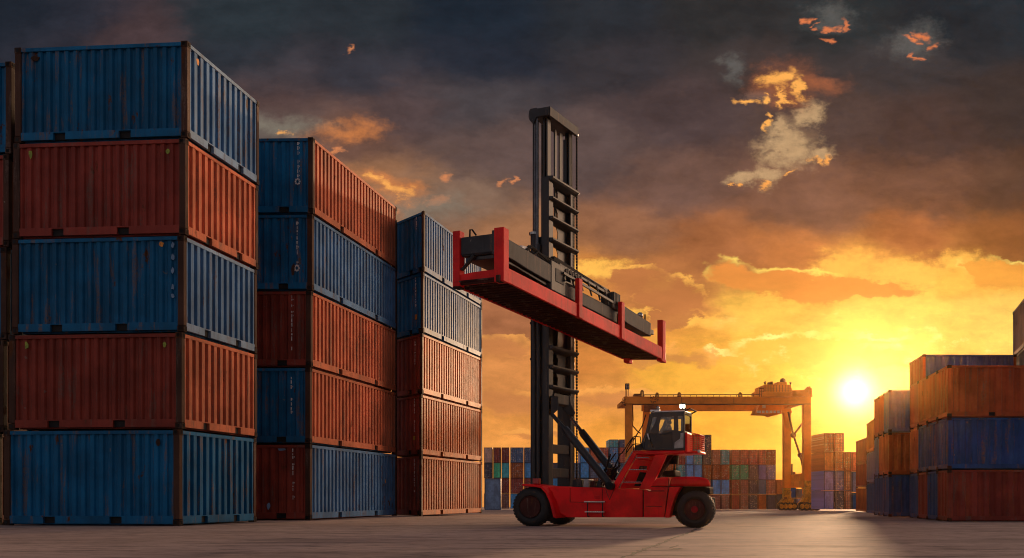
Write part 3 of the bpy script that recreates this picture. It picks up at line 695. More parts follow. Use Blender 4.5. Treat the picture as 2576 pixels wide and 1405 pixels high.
def far_rows():
    yb, ph = 1282.5, 37.7
    # right of the red truck; columns counted from the gantry legs: (x0, x1, [bottom..top]); d = doors with marks, otherwise plain
    right = [(1953, 1972, ['slate', 'rustbrown', None, None]), (1929, 1952.5, ['slate', 'd:brown', 'd:lilac', 'd:rustbrown']), (1907, 1928.5, ['rustbrown', 'steelblue', 'lilac', 'd:red']), (1884.5, 1906.5, ['d:slate', 'd:slate', 'd:slate', 'd:red']),
             (1862, 1884, ['d:brown', 'd:brown', 'd:green', 'd:red']), (1839.5, 1861.5, ['oxide', 'd:oxide', 'd:green', 'd:red']), (1814, 1836, ['d:brown', 'midblue', 'd:rustbrown', 'd:teal']), (1791, 1813.5, ['d:brown', 'midblue', 'd:rustbrown', 'd:brown']),
             (1768, 1790.5, ['d:brown', 'd:brown', 'd:rustbrown', 'd:slate', 'd:slate']), (1746.5, 1767.5, [None, 'd:brown', 'midblue', 'd:teal', 'd:rustbrown']), (1725, 1746, [None, 'midblue', 'midblue', 'midblue', 'd:rustbrown']), (1703, 1724.5, [None, 'brown', 'd:teal', 'd:oxide'])]
    for j, (x0, x1, stack) in enumerate(right):
        for i, cl in enumerate(stack):
            if cl is None: continue
            d = cl.startswith('d:'); c = cl[2:] if d else cl
            hh = ph * (1.0 if i < 4 else 1.0); y1 = yb - i * ph
            lab = f'{"latticed " if d else "plain "}{CN[c]} container, {ORD[i]} layer, {NTH[j]} column left of the crane\'s right legs'
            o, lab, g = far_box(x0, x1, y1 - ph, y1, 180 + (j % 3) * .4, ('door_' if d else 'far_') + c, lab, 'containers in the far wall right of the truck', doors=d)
            tag(o, lab, 'shipping container', g)
    left = [(1217, 1239, ['slate', None, 'd:slate', 'pale']), (1240, 1260.5, ['d:brown', 'd:oxide', 'green', 'd:oxide']), (1261, 1282, ['d:brown', 'd:oxide', 'teal', 'd:oxide']), (1283, 1318, ['midblue', 'd:oxide', 'd:rustbrown', 'd:steelblue']),
            (1318.5, 1342, ['d:midblue', 'd:oxide', 'midblue', 'd:steelblue']), (1343, 1366, ['slate', 'slate', 'd:brown', 'slate']), (1366.5, 1386, ['slate', 'slate', 'slate', None]), (1386, 1411, ['slate', 'midblue', 'slate', None]), (1412, 1434, ['slate', 'midblue', 'brown', None]),
            (1436, 1458, ['brown', 'd:brown', 'd:greyblue', None]), (1459, 1483, ['brown', 'd:slate', 'midblue', 'midblue']), (1484, 1506, ['slate', 'd:rustbrown', 'd:greyblue', 'orange']), (1507, 1531, ['slate', 'd:greyblue', 'd:midblue', 'd:red']),
            (1532, 1556, ['slate', 'd:oxide', 'd:greyblue', 'd:midblue', 'd:teal']), (1557, 1580, ['slate', 'd:brown', 'd:steelblue', 'd:red', 'd:steelblue']), (1581, 1604, ['slate', 'd:brown', 'd:teal', 'd:oxide']), (1605, 1628, ['slate', 'd:brown', 'midblue', 'd:brown']),
            (1629, 1652, ['slate', 'slate', 'midblue', 'brown']), (1653, 1677, ['slate', 'slate', 'd:brown', 'd:red']), (1678, 1702, ['slate', 'slate', 'd:rustbrown', 'd:midblue'])]
    for j, (x0, x1, stack) in enumerate(left):
        for i, cl in enumerate(stack):
            if cl is None: continue
            d = cl.startswith('d:'); c = cl[2:] if d else cl; pl = 38.6
            y1 = 1280.5 - i * pl; h = pl * (1.0 if i < 4 else .52)
            where = f'{NTH[j]} column right of the tall left stacks' if j < 12 else f'{NTH[19 - j]} column left of the cab pillar'
            lab = f'{"latticed " if d else "plain "}{CN[c]} container, {ORD[i]} layer, {where}'
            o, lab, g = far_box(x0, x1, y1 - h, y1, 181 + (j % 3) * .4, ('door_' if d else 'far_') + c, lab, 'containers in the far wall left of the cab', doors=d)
            tag(o, lab, 'shipping container', g)
    # stacks to the right of the crane
    g3 = 'containers in the stacks between the crane and the right row'
    mid = [(2072, 2099, 140, [(1282.5, 1235, 'lilac', 'lilac container at the foot of the tall stack right of the crane'), (1234.5, 1185, 'lilac', 'lilac container on the second layer right of the crane'), (1184.5, 1137, 'rustbrown', 'smooth rust brown container on the third layer right of the crane'), (1136.5, 1090, 'd:rustbrown', 'latticed rust brown container topping the tall stack right of the crane')]),
           (2099.5, 2124.5, 140, [(1282.5, 1235, 'd:slate', 'dark latticed container at the foot, second column right of the crane'), (1234.5, 1185, 'd:lilac', 'lilac latticed container, second layer, second column right of the crane'), (1184.5, 1137, 'd:rustbrown', 'rust latticed container, third layer, second column right of the crane'), (1136.5, 1090, 'd:orange', 'orange latticed container topping the second column right of the crane')]),
           (2125, 2143, 141, [(1282.5, 1235, 'd:brown', 'brown latticed container at the foot, third column right of the crane'), (1234.5, 1185, 'd:brown', 'brown latticed container, second layer, third column right of the crane'), (1184.5, 1137, 'd:rustbrown', 'rust latticed container topping the third column right of the crane')]),
           (2143.5, 2160, 142, [(1282.5, 1240, 'navy', 'navy container at the foot of the fourth column right of the crane'), (1239.5, 1187, 'lilac', 'lilac container in the middle of the fourth column right of the crane'), (1186.5, 1137, 'red', 'red container topping the fourth column right of the crane')]),
           (2042, 2053, 168, [(1280, 1247, 'rustbrown', 'rust container low behind the crane leg'), (1246.5, 1210, 'lilac', 'lilac container in the narrow column behind the crane leg'), (1209.5, 1171, 'lilac', 'lilac container topping the narrow column behind the crane leg')]),
           (2053.5, 2066, 168, [(1280, 1247, 'rustbrown', 'rust container low beside the column behind the crane leg'), (1246.5, 1213, 'navy', 'navy container beside the column behind the crane leg'), (1212.5, 1171, 'd:orange', 'orange latticed container topping the column behind the crane leg')]),
           (1974, 2003, 178, [(1281, 1254, 'slate', 'dark container lying low between the crane legs'), (1253.5, 1227, 'navy', 'navy container low between the crane legs')]),
           (2004, 2040, 178, [(1281, 1254, 'lilac', 'lilac container low beside the far crane leg'), (1253.5, 1230, 'slate', 'slate container low beside the far crane leg')])]
    for x0, x1, Y, rows in mid:
        for (y1, y0, cl, lab) in rows:
            d = cl.startswith('d:'); c = cl[2:] if d else cl
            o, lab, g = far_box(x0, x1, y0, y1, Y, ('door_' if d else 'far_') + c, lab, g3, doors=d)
            tag(o, lab, 'shipping container', g)
    for i in range(4):                                  # end wall of the tall stack, seen at a slant
        pass
    o, lab, g = far_box(1217.5, 1261, 1204, 1284, 112, 'far_greyblue', 'grey blue container alone on the ground beside the third tall stack', 'x', doors=False)
    tag(o, lab, 'shipping container')
far_rows()
# ------------------------------------------------------------------ the red container handler
TH = R(20.0); FX, FY = 0.76, 43.3
VE, VA = Vector((math.cos(TH), -math.sin(TH), 0)), Vector((math.sin(TH), math.cos(TH), 0))
VF = frame((FX, FY, 0), VE, VA)
def S(px, py, v=0.0):                                   # survey point on the truck's lengthwise plane at offset v
    k = (px - CX) / FL
    u = (k * (FY + VA.y * v) - FX - VA.x * v) / (VE.x - k * VE.y)
    Y = FY + VE.y * u + VA.y * v
    return u, hz(py, Y)
def r6(x, y): return 1194.9 + x * .35095, 911.9 + y * .35095
def r2(x, y): return (2000 + x / 3.698) * .6289, (1750 + y / 3.698) * .6289
def r1(x, y): return (2480 + x / 3.5125) * .6289, (1600 + y / 3.5125) * .6289
def poly(conv, pts, v): return [S(*conv(*p), v) for p in pts]

def make_truck():
    T = thing('container_handler', 'red container handler truck with a tall black mast holding a long red spreader', 'truck', (FX, FY, 0), -TH)
    def part(mb, name, mat, parent=None, bevel=.02, **kw): return mb.build(name, M[mat] if isinstance(mat, str) else mat, parent or T, bevel=bevel, **kw)
    # --- wheels
    def wheel(u, v, r, w, deep, hubr):
        F = frame(VF(u, v, r), VE, VA)
        s = r
        tw = part(MB().lathe(F, [(s * .56, w * .10), (s * .60, .01), (s * .72, -.02), (s * .86, .02), (s * .95, .09), (s * .995, .17), (s, w * .5), (s * .995, w - .17), (s * .95, w - .09), (s * .86, w - .02), (s * .60, w), (s * .56, w * .9)], 56), 'wheel', 'tyre', bevel=0, smooth=True)
        tr = MB()
        for k in range(34):
            a = 2 * math.pi * k / 34
            for q in (0, 1):
                a2 = a + (.09 if q else 0); v0, v1 = (w * .50, w - .12) if q else (.12, w * .48)
                c, sn = math.cos(a2), math.sin(a2); rad = Vector((VE * c + Vector((0, 0, 1)) * sn)); tan = Vector((VE * -sn + Vector((0, 0, 1)) * c))
                p0 = F(0, v0, 0) + rad * s * .995; p1 = F(0, v1, 0) + rad * s * .995 + tan * .05
                tr.bar(p0, p1, .07, .03, up=rad)
        part(tr, 'tread', 'tyre', tw, bevel=0)
        part(MB().lathe(F, [(s * .57, .0), (s * .555, -.03), (s * .49, -.01), (s * .46, deep), (s * .20, deep + .02), (s * .20, deep + .05), (s * .57, deep + .06)], 40), 'rim', 'rimrust', tw, bevel=0, smooth=True)
        hb = part(MB().lathe(F, [(s * .29, deep + .03), (s * .28, deep - .05), (s * .20, deep - .07), (s * .18, deep - .13), (s * .06, deep - .15)], 22), 'hub', 'hubred', tw, bevel=0, smooth=True)
        lug = MB()
        for k in range(12):
            a = math.pi / 6 * k; p = F(s * .37 * math.cos(a), deep - .03, s * .37 * math.sin(a)); lug.tube([p, p + VA * .06], .022, 6)
        part(lug, 'wheel_nuts', 'rimrust', tw, bevel=0)
        return tw
    rF = .81; wheel(0.0, 0.0, rF, .78, .20, .25); wheel(.25, 3.05, rF, .78, .2, .25)
    uR, _ = S(*r6(1574, 1050), 0.0); rR = .735
    wheel(uR, 0.0, rR, .70, .10, .2); wheel(uR - .45, 1.7, rR, .70, .1, .2)
    part(MB().tube([VF(0, .5, rF), VF(.1, 3.2, rF)], .26, 14).box(VF, (-.4, 1.1, .55), (.5, 2.6, 1.1)), 'front_axle', 'hose')
    part(MB().tube([VF(uR, .5, rR), VF(uR - .2, 2.2, rR)], .2, 14).box(VF, (uR - .5, .85, .5), (uR + .45, 2.4, 1.2)), 'rear_axle', 'hose')
    # --- chassis
    ch = poly(r6, [(505, 895), (600, 888), (700, 893), (920, 899), (1203, 913), (1203, 1112), (660, 1112), (610, 1085), (560, 1000)], .34)
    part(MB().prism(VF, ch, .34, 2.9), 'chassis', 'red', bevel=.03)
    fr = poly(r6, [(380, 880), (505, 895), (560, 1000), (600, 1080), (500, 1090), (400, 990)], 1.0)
    part(MB().prism(VF, fr, 1.05, 2.8), 'front_frame', 'redshade')
    # panel seams, the sunken service panel and its step
    def seam(pts, name='panel_seam', w=.04, v=.335, conv=r6):
        q = MB(); P = [VF(S(*conv(*p), v)[0], v, S(*conv(*p), v)[1]) for p in pts]
        for a, b in zip(P, P[1:]): q.bar(a, b, .012, w, up=VA)
        return part(q, name, 'black', bevel=0)
    seam([(682, 900), (682, 1002), (912, 1006), (914, 905)], w=.05)
    seam([(1206, 915), (1206, 1110)], w=.045); seam([(1389, 892), (1380, 950), (1359, 1112)], w=.05, v=.25); seam([(1389, 824), (1389, 890)], w=.04, v=.275); seam([(1262, 892), (1690, 892)], w=.03, v=.27)
    seam([(935, 905), (965, 985), (1000, 905)], 'hanging_hose', w=.045)
    u0, z0 = S(*r6(690, 935), .33); u1, z1 = S(*r6(905, 985), .33)
    part(MB().box(VF, (u0 + 1.0, .315, z1 + .02), (u1 - .05, .345, z0 - .12)), 'service_hatch', 'red')
    st = MB(); sb = MB()
    for y, xa, xb in ((1000, 782, 930), (1072, 788, 927)):
        a, z = S(*r6(xa, y), .12); b, _ = S(*r6(xb, y), .12)
        st.box(VF, (a, .10, z - .02), (b, .36, z + .02))
    part(st, 'access_step', 'steel', bevel=0)
    for x in (808, 915):
        a, zt = S(*r6(x, 1000), .15); _, zb = S(*r6(x, 1108), .15); sb.box(VF, (a - .02, .13, zb), (a + .02, .17, zt))
        sb.box(VF, (a - .03, .17, zb), (a + .03, .36, zb + .05))
    part(sb, 'step_hanger', 'hose', bevel=0)
    # --- front mudguard: a flared sheet lofted from its near lip to the body side
    near = [(325, 690), (400, 690), (500, 697), (600, 715), (690, 790), (760, 930), (800, 1060), (832, 1200)]
    farr = [(560, 690), (640, 694), (760, 705), (860, 722), (925, 830), (972, 960), (1005, 1080), (1030, 1180)]
    inn = [(330, 722), (400, 728), (500, 735), (600, 748), (672, 830), (730, 955), (762, 1080), (786, 1185)]
    N = [VF(S(*r2(*p), 0)[0], 0.0, S(*r2(*p), 0)[1]) for p in near]; Fa = [VF(S(*r2(*p), .95)[0], .95, S(*r2(*p), .95)[1]) for p in farr]
    I = [VF(S(*r2(*p), 0)[0], 0.0, S(*r2(*p), 0)[1]) for p in inn]; J = [f - (n - i) * .8 for f, n, i in zip(Fa, N, I)]
    mb = MB(); k = len(N); mb.add(N + Fa + J + I, [(q * k + i, q * k + i + 1, ((q + 1) % 4) * k + i + 1, ((q + 1) % 4) * k + i) for q in range(4) for i in range(k - 1)] + [(0, k, 2 * k, 3 * k), (k - 1, 2 * k - 1, 3 * k - 1, 4 * k - 1)])
    part(mb, 'mudguard', 'red', bevel=.015, smooth=True)
    a, z = S(*r6(412, 873), .1); part(MB().box(VF, (a, .1, z), (a + .28, .4, z + .24)), 'marker_lamp', 'redlens')
    # --- rear body
    dr = poly(r6, [(1209, 915), (1262, 918), (1262, 893), (1388, 891), (1378, 940), (1357, 1112), (1209, 1112)], .33)
    dp = part(MB().prism(VF, dr, .33, 2.9), 'engine_door', 'red', bevel=.02)
    a, z = S(*r6(1235, 922), .32); b, _ = S(*r6(1358, 922), .32); part(MB().box(VF, (a, .318, z - .02), (b, .34, z + .012)), 'door_slot', 'black', dp, bevel=0)
    a, z = S(*r6(1225, 1032), .32); b, _ = S(*r6(1340, 1032), .32); part(MB().box(VF, (a, .325, z - .012), (b, .335, z + .012)), 'scratch', 'rimrust', dp, bevel=0)
    sp = poly(r6, [(1392, 891), (1478, 891), (1440, 950), (1412, 1030), (1394, 1114), (1361, 1114), (1381, 960)], .26)
    part(MB().prism(VF, sp, .26, .75), 'rear_mudguard', 'red', bevel=.025)
    wa = poly(r6, [(1400, 893), (1660, 893), (1655, 930), (1600, 960), (1480, 1040), (1400, 1100)], .8)
    part(MB().prism(VF, wa, .85, 2.6), 'wheel_arch', 'hose')
    hd = poly(r6, [(1262, 890), (1284, 850), (1305, 829), (1340, 824), (1388, 822.5), (1388, 890)], .30)
    part(MB().prism(VF, hd, .30, 2.9), 'side_cover', 'red', bevel=.05)
    hd = poly(r6, [(1391, 890), (1397, 850), (1408, 823), (1480, 820), (1560, 819), (1610, 822), (1650, 829), (1675, 843), (1686, 866), (1692, 890)], .28)
    mbw = MB().prism(VF, hd, .28, 2.9); n_ = len(hd); ue = max(p[0] for p in hd)
    for i in range(n_, 2 * n_):                           # rounded in plan: the far side stops short
        f = max(0.0, (hd[i - n_][0] - (ue - 1.6)) / 1.6); mbw.v[i] = mbw.v[i] - VE * f * .75
    part(mbw, 'counterweight', 'red', bevel=.09, smooth=True)
    tl = poly(r6, [(1652, 900), (1696, 900), (1696, 945), (1660, 945)], .9); part(MB().prism(VF, tl, .5, 1.4), 'rear_bumper', 'hose')
    # exhaust stack and air cleaner behind the pillar
    a, z = S(*r6(1428, 815), 2.0); _, zt = S(*r6(1428, 670), 2.0)
    part(MB().tube([VF(a, 2.0, z), VF(a, 2.0, zt), VF(a + .06, 2.0, zt + .12)], .12, 12).tube([VF(a, 2.0, z + .5), VF(a, 2.0, z + 1.4)], .19, 12), 'exhaust_stack', 'hose', bevel=0, smooth=True)
    ab = poly(r6, [(1345, 820), (1352, 790), (1365, 778), (1440, 774), (1446, 820)], 1.4); part(MB().prism(VF, ab, 1.2, 2.4), 'air_cleaner', 'hose', bevel=.05)
    # --- cab platform, pillars and stairs
    sl = poly(r6, [(1133, 634), (1500, 632), (1500, 655), (1290, 661), (1152, 661), (1127, 655)], .34)
    part(MB().prism(VF, sl, .34, 2.3), 'cab_platform', 'red', bevel=.02)
    pl = poly(r6, [(1290, 662), (1373, 659), (1268, 888), (1262, 912), (1174, 911)], .33)
    part(MB().prism(VF, pl, .33, .62), 'cab_pillar', 'red', bevel=.025)
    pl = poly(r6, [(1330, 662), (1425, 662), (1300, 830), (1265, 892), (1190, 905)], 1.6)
    part(MB().prism(VF, pl, 1.5, 2.2), 'cab_pillar', 'redshade', bevel=.025)  # far pillar: same red, its shading put into the colour
    sg = poly(r6, [(1129, 640), (1156, 662), (1110, 745), (1020, 906), (972, 906), (1050, 775)], .32)
    part(MB().prism(VF, sg, .32, .46), 'stair_stringer', 'red', bevel=.015)
    bk = poly(r6, [(1165, 664), (1310, 664), (1200, 905), (1035, 905)], 1.75)
    part(MB().prism(VF, bk, 1.75, 1.9), 'stair_back_panel', 'red', bevel=.01)
    ho = poly(r6, [(1160, 785), (1205, 790), (1165, 888), (1120, 885)], 1.13); part(MB().prism(VF, ho, 1.68, 1.74), 'hatch_opening', 'hose', bevel=0)
    ho = poly(r6, [(1185, 742), (1235, 745), (1225, 775), (1175, 772)], 1.13); part(MB().prism(VF, ho, 1.02, 1.16), 'tool_box', 'redshade')
    for (xa, xb, y) in ((1148, 1245, 686), (1105, 1232, 771), (1060, 1190, 860)):
        a, z = S(*r6(xa, y), .36); b, _ = S(*r6(xb, y), .36)
        sp_ = part(MB().box(VF, (a, .36, z - .05), (b, 1.14, z - .015)), 'stair_tread', 'red', bevel=.005)
        part(MB().tube([VF(a, .355, z), VF(b, .355, z)], .022, 8), 'tread_edge', 'steel', sp_, bevel=0)
    # --- chassis deck clutter: pump, valve block, hose bundles
    def blockpart(name, pts, v0, v1, mat, bev=.03): return part(MB().prism(VF, poly(r6, pts, v0), v0, v1), name, mat, bevel=bev)
    blockpart('valve_block', [(695, 895), (700, 845), (725, 835), (762, 838), (768, 895)], 1.0, 1.8, 'girder')
    blockpart('oil_tank', [(775, 898), (778, 840), (815, 838), (818, 898)], .9, 1.7, 'cabgrey'); blockpart('filter_housing', [(822, 898), (825, 852), (860, 850), (864, 898)], .8, 1.4, 'rimrust')
    blockpart('pump_housing', [(868, 898), (880, 850), (905, 855), (912, 898)], .9, 1.6, 'girder')
    rnd = random.Random(5); hs = MB()
    for i in range(11):
        a = r6(905 + rnd.uniform(-20, 30), 885 + rnd.uniform(-10, 8)); b = r6(985 + rnd.uniform(-25, 60), 690 + rnd.uniform(-40, 60)); m = r6(945 + rnd.uniform(-40, 50), 800 + rnd.uniform(-40, 40)); v = rnd.uniform(.9, 1.9)
        P = [S(*q, v) for q in (a, m, b)]; pts = []
        for j in range(9):
            f = j / 8; u = (1 - f) ** 2 * P[0][0] + 2 * f * (1 - f) * P[1][0] + f * f * P[2][0]; z = (1 - f) ** 2 * P[0][1] + 2 * f * (1 - f) * P[1][1] + f * f * P[2][1]; pts.append(VF(u, v, z))
        hs.tube(pts, .03, 6)
    part(hs, 'hydraulic_hoses', 'hose', bevel=0)
    hp = MB()
    for i in range(6):
        a = S(*r6(925 + i * 12, 830 + i * 3), .75 + i * .1); b = S(*r6(965 + i * 8, 760 + i * 4), .75 + i * .1); hp.tube([VF(a[0], .75 + i * .1, a[1]), VF(b[0], .75 + i * .1, b[1])], .035, 6)
    part(hp, 'hydraulic_pipes', 'rimrust', bevel=0)
    # --- cab
    C0, C1 = .46, 2.05
    cab_out = [(330, 705), (322, 600), (378, 455), (432, 195), (480, 168), (560, 164), (900, 156), (900, 705)]
    w1 = [(410, 440), (458, 240), (520, 242), (487, 335), (425, 440)]; w2 = [(546, 470), (549, 335), (582, 240), (758, 233), (754, 425), (606, 430), (590, 470)]
    w3 = [(814, 226), (896, 224), (896, 436), (820, 436)]; w4 = [(345, 690), (335, 610), (392, 470), (520, 470), (540, 500), (735, 450), (740, 640), (740, 690)]
    cab = part(MB().plate(VF, poly(r1, cab_out, C0), [poly(r1, w, C0) for w in (w1, w2, w3, w4)], C0, C0 + .07), 'cab', 'cab', bevel=.012)
    far_ = MB().plate(VF, poly(r1, cab_out, C0), [poly(r1, w, C0) for w in (w1, w2, w3)], C1 - .07, C1)
    part(far_, 'far_side_frame', 'cab', cab, bevel=.01)
    for w, nm, mt in ((w1, 'quarter_glass', 'glass'), (w2, 'door_glass', 'glass'), (w3, 'rear_quarter_glass', 'glass'), (w4, 'lower_door_glass', 'darkglass')):
        part(MB().prism(VF, poly(r1, w, C0 + .03), C0 + .028, C0 + .036), nm, mt, cab, bevel=0)
    gp = poly(r1, [(762, 684), (768, 600), (800, 575), (838, 552), (848, 520), (850, 470), (893, 462), (890, 672)], C0 - .02); part(MB().prism(VF, gp, C0 - .025, C0 + .01), 'side_panel', 'cabgrey', cab, bevel=.01)
    # front screen frame, floor, roof, rear wall
    P = poly(r1, [(330, 705), (322, 600), (378, 455), (432, 195), (480, 168)], C0)
    fs = MB()
    for v in (C0 + .02, C1 - .02):
        for a, b in zip(P, P[1:]): fs.bar(VF(a[0], v, a[1]), VF(b[0], v, b[1]), .09, .07, up=VA)
    fs.bar(VF(P[2][0], C0, P[2][1]), VF(P[2][0], C1, P[2][1]), .07, .07)
    part(fs, 'windscreen_frame', 'cab', cab, bevel=0)
    sc = MB(); 
    for a, b in zip(P[1:], P[2:4]): sc.hexa([VF(a[0], C0 + .07, a[1]), VF(a[0], C1 - .07, a[1]), VF(a[0] + .012, C1 - .07, a[1]), VF(a[0] + .012, C0 + .07, a[1]), VF(b[0], C0 + .07, b[1]), VF(b[0], C1 - .07, b[1]), VF(b[0] + .012, C1 - .07, b[1]), VF(b[0] + .012, C0 + .07, b[1])])
    part(sc, 'windscreen', 'glass', cab, bevel=0)
    rf = poly(r1, [(440, 190), (490, 164), (560, 158), (908, 146), (912, 162), (480, 176)], C0); part(MB().prism(VF, rf, C0 - .02, C1 + .02), 'roof', 'cabwhite', cab, bevel=.02)
    fl = poly(r1, [(330, 706), (900, 706), (900, 690), (335, 690)], C0); part(MB().prism(VF, fl, C0 + .08, C1 - .08), 'cab_floor', 'cab', cab)
    ub, zb = S(*r1(900, 706), C0); _, zt = S(*r1(900, 160), C0); _, zm = S(*r1(905, 452), C0)
    rw = MB()
    for v in (C0 + .04, C1 - .04): rw.box(VF, (ub - .05, v - .05, zb), (ub + .03, v + .05, zt))
    rw.box(VF, (ub - .05, C0 + .09, zt - .12), (ub + .03, C1 - .09, zt)); rw.box(VF, (ub - .05, C0 + .09, zm - .06), (ub + .03, C1 - .09, zm + .04))
    part(rw, 'rear_wall_frame', 'cab', cab); part(MB().box(VF, (ub - .04, C0 + .09, zb), (ub + .02, C1 - .09, zm - .06)), 'rear_wall', 'red', cab)
    part(MB().box(VF, (ub - .02, C0 + .09, zm + .04), (ub - .01, C1 - .09, zt - .12)), 'rear_glass', 'glass', cab, bevel=0)
    hdv = MB().tube([VF(ub + .03, C0 + .02, zt + .02), VF(ub + .22, C0 + .1, zt + .10), VF(ub + .22, C1 - .1, zt + .10), VF(ub + .03, C1 - .02, zt + .02)], .03, 6); part(hdv, 'roof_guard', 'hose', cab, bevel=0)
    # rear cooler with its mesh guard
    k = .62; zc0, zc1 = zb - .12, zm - .02
    cl = part(MB().box(VF, (ub + .03, C0 + .02, zc0), (ub + .12, C1 - .3, zc1)), 'cooler', 'red', bevel=.03)
    gd = MB()
    for i in range(8): gd.tube([VF(ub + .24, C0 + .0 + i * .17, zc0 + .08), VF(ub + .62, C0 + .0 + i * .17, zc0 + .08), VF(ub + .62, C0 + .0 + i * .17, zc1 - .1), VF(ub + .24, C0 + i * .17, zc1)], .014, 5)
    for i in range(9):
        z = zc0 + .08 + (zc1 - .1 - zc0 - .08) * i / 8; gd.tube([VF(ub + .24, C0, z), VF(ub + .62, C0, z), VF(ub + .62, C0 + 1.19, z)], .014, 5)
    for i in range(3): gd.tube([VF(ub + .34 + i * .1, C0, zc0 + .08), VF(ub + .34 + i * .1, C0, zc1 - .06)], .014, 5)
    part(gd, 'mesh_guard', 'redframe', cl, bevel=0)
    part(MB().box(VF, (ub + .05, C0 - .02, zc0 - .03), (ub + .66, C1 - .3, zc0 + .05)), 'guard_tray', 'red', cl)
    part(MB().sphere(VF(ub + .6, C0 + .0, zc0 + .06), .07), 'work_lamp', 'white', cl, bevel=0, smooth=True)
    # lit lamps on the roof, beacon cluster at the front
    a, z = S(*r1(885, 85), C0 + .3)
    lm = part(MB().box(VF, (a - .12, C0 + .2, z - .16), (a + .12, C0 + .42, z + .10)), 'roof_lamp', 'hose', bevel=.03)
    part(MB().box(VF, (a - .11, C0 + .13, z - .11), (a - .005, C0 + .2, z + .05)), 'lamp_lens', 'lamp', lm, bevel=.03)
    part(MB().box(VF, (a + .015, C0 + .13, z - .11), (a + .11, C0 + .2, z + .05)), 'lamp_lens', 'lamp', lm, bevel=.03)
    a, z = S(*r1(500, 172), C0 + .1)
    part(MB().box(VF, (a - .22, C0 + .02, z), (a + .18, C0 + .3, z + .1)).sphere(VF(a + .10, C0 + .1, z + .16), .08), 'front_lamp', 'steel', bevel=.02)
    # seat, console, wiper
    q = poly(r1, [(610, 690), (606, 560), (640, 545), (745, 550), (748, 440), (752, 425), (770, 425), (775, 690)], 1.1)
    part(MB().prism(VF, q, 1.0, 1.5), 'seat', 'cab', cab, bevel=.04)
    q = poly(r1, [(540, 690), (560, 520), (600, 500), (612, 515), (600, 690)], 1.0); part(MB().prism(VF, q, .8, 1.7), 'control_console', 'cab', cab, bevel=.03)
    a = S(*r1(465, 665), C0 - .02); b = S(*r1(415, 560), C0 - .02); c = S(*r1(390, 478), C0 - .02)
    part(MB().tube([VF(a[0], C0 - .02, a[1]), VF(b[0], C0 - .03, b[1])], .012, 6), 'grab_wire', 'hose', cab, bevel=0)
    part(MB().tube([VF(b[0], C0 - .05, b[1]), VF(b[0] - .04, C0 - .08, (b[1] + c[1]) / 2), VF(c[0], C0 - .05, c[1])], .028, 8), 'mirror', 'cabwhite', cab, bevel=0, smooth=True)
    # handrails by the cab front
    hr = MB()
    def rail(pts, v, r=.024, conv=r1): hr.tube([VF(S(*conv(*p), v)[0], v, S(*conv(*p), v)[1]) for p in pts], r, 6)
    rail([(190, 712), (186, 525), (205, 514), (285, 522), (292, 600), (325, 700)], .4); rail([(216, 712), (216, 522)], .42); rail([(186, 628), (215, 620), (300, 626)], .4)
    rail([(190, 520), (120, 610), (70, 690), (20, 760)], .38); rail([(190, 622), (130, 690), (80, 760)], .38); rail([(186, 530), (150, 600), (90, 710), (84, 800)], 1.2)
    part(hr, 'handrail', 'hose', bevel=0, smooth=True)
    hr = MB(); rail([(178, 726), (100, 850), (0, 1010), (-60, 1110)], .33, .03); part(hr, 'stair_rail', 'steel', bevel=0, smooth=True)
    mp = poly(r1, [(222, 640), (310, 630), (324, 708), (226, 708)], .55); part(MB().prism(VF, mp, .5, .54), 'platform_shield', 'girder', bevel=0)

    # --- mast
    MA, MBv = Vector((.47, .883, 0)), Vector((.883, -.47, 0))
    MO = at(1366, 45.0)
    MF = frame(MO, MBv, MA)                              # x: towards the truck's tail, y: along the mast frame, z up
    def zh(py, Y=45.2): return hz(py, Y)
    zt = zh(284) - .30; zmid = zh(452)
    W = 2.25
    mast = MB()
    for y0 in (0.0, W):
        s = 1 if y0 == 0 else -1
        mast.box(MF, (-.33, y0 - .12, 1.0), (.02, y0 - .02 + .1, zh(600)))      # outer channel web
        mast.box(MF, (-.02, y0 - .16, 1.0), (.33, y0 + .16, zmid))
        mast.box(MF, (.30, y0 - .20, 1.0), (.38, y0 + .24, zmid - .1))
    mast = part(mast, 'mast', 'mast', bevel=.02)
    inner = MB()
    for y0 in (0.0, W):
        inner.box(MF, (.04, y0 - .10, 3.0), (.13, y0 + .20, zt)); inner.box(MF, (.22, y0 - .14, zmid - .6), (.29, y0 + .18, zt)); inner.box(MF, (-.10, y0 + .02, zmid - .6), (.0, y0 + .10, zt - .25))
        inner.box(MF, (.13, y0 + .1, 3.0), (.22, y0 + .16, zt))
    part(inner, 'inner_mast', 'mast', mast, bevel=.01)
    part(MB().box(MF, (.03, 1.0, zmid - 1.5), (.10, 1.2, zt - .2)).box(MF, (.05, 1.45, zmid - 1.0), (.12, 1.75, zt - .2)), 'mast_web', 'mast', mast, bevel=.01)
    # crown: deep plate over both rails, overhanging to the left
    cr = MB().prism(MF, [(-.50, zt + .0), (-.46, zt - .14), (-.28, zt - .36), (-.12, zt - .08), (.46, zt - .08), (.46, zt + .28), (-.05, zt + .28), (-.10, zt + .33), (-.42, zt + .33), (-.48, zt + .22)], -.42, -.18)
    cr.box(MF, (-.40, -.18, zt + .0), (.42, W + .30, zt + .22)); cr.box(MF, (.38, -.36, zt - .10), (.52, W + .36, zt + .30))
    part(cr, 'crosshead', 'girder', mast, bevel=.015)
    part(MB().tube([MF(.46, W + .25, zt - .12), MF(.46, W + .25, zt - .04)], .10, 10), 'chain_sheave', 'steel', mast, bevel=0)
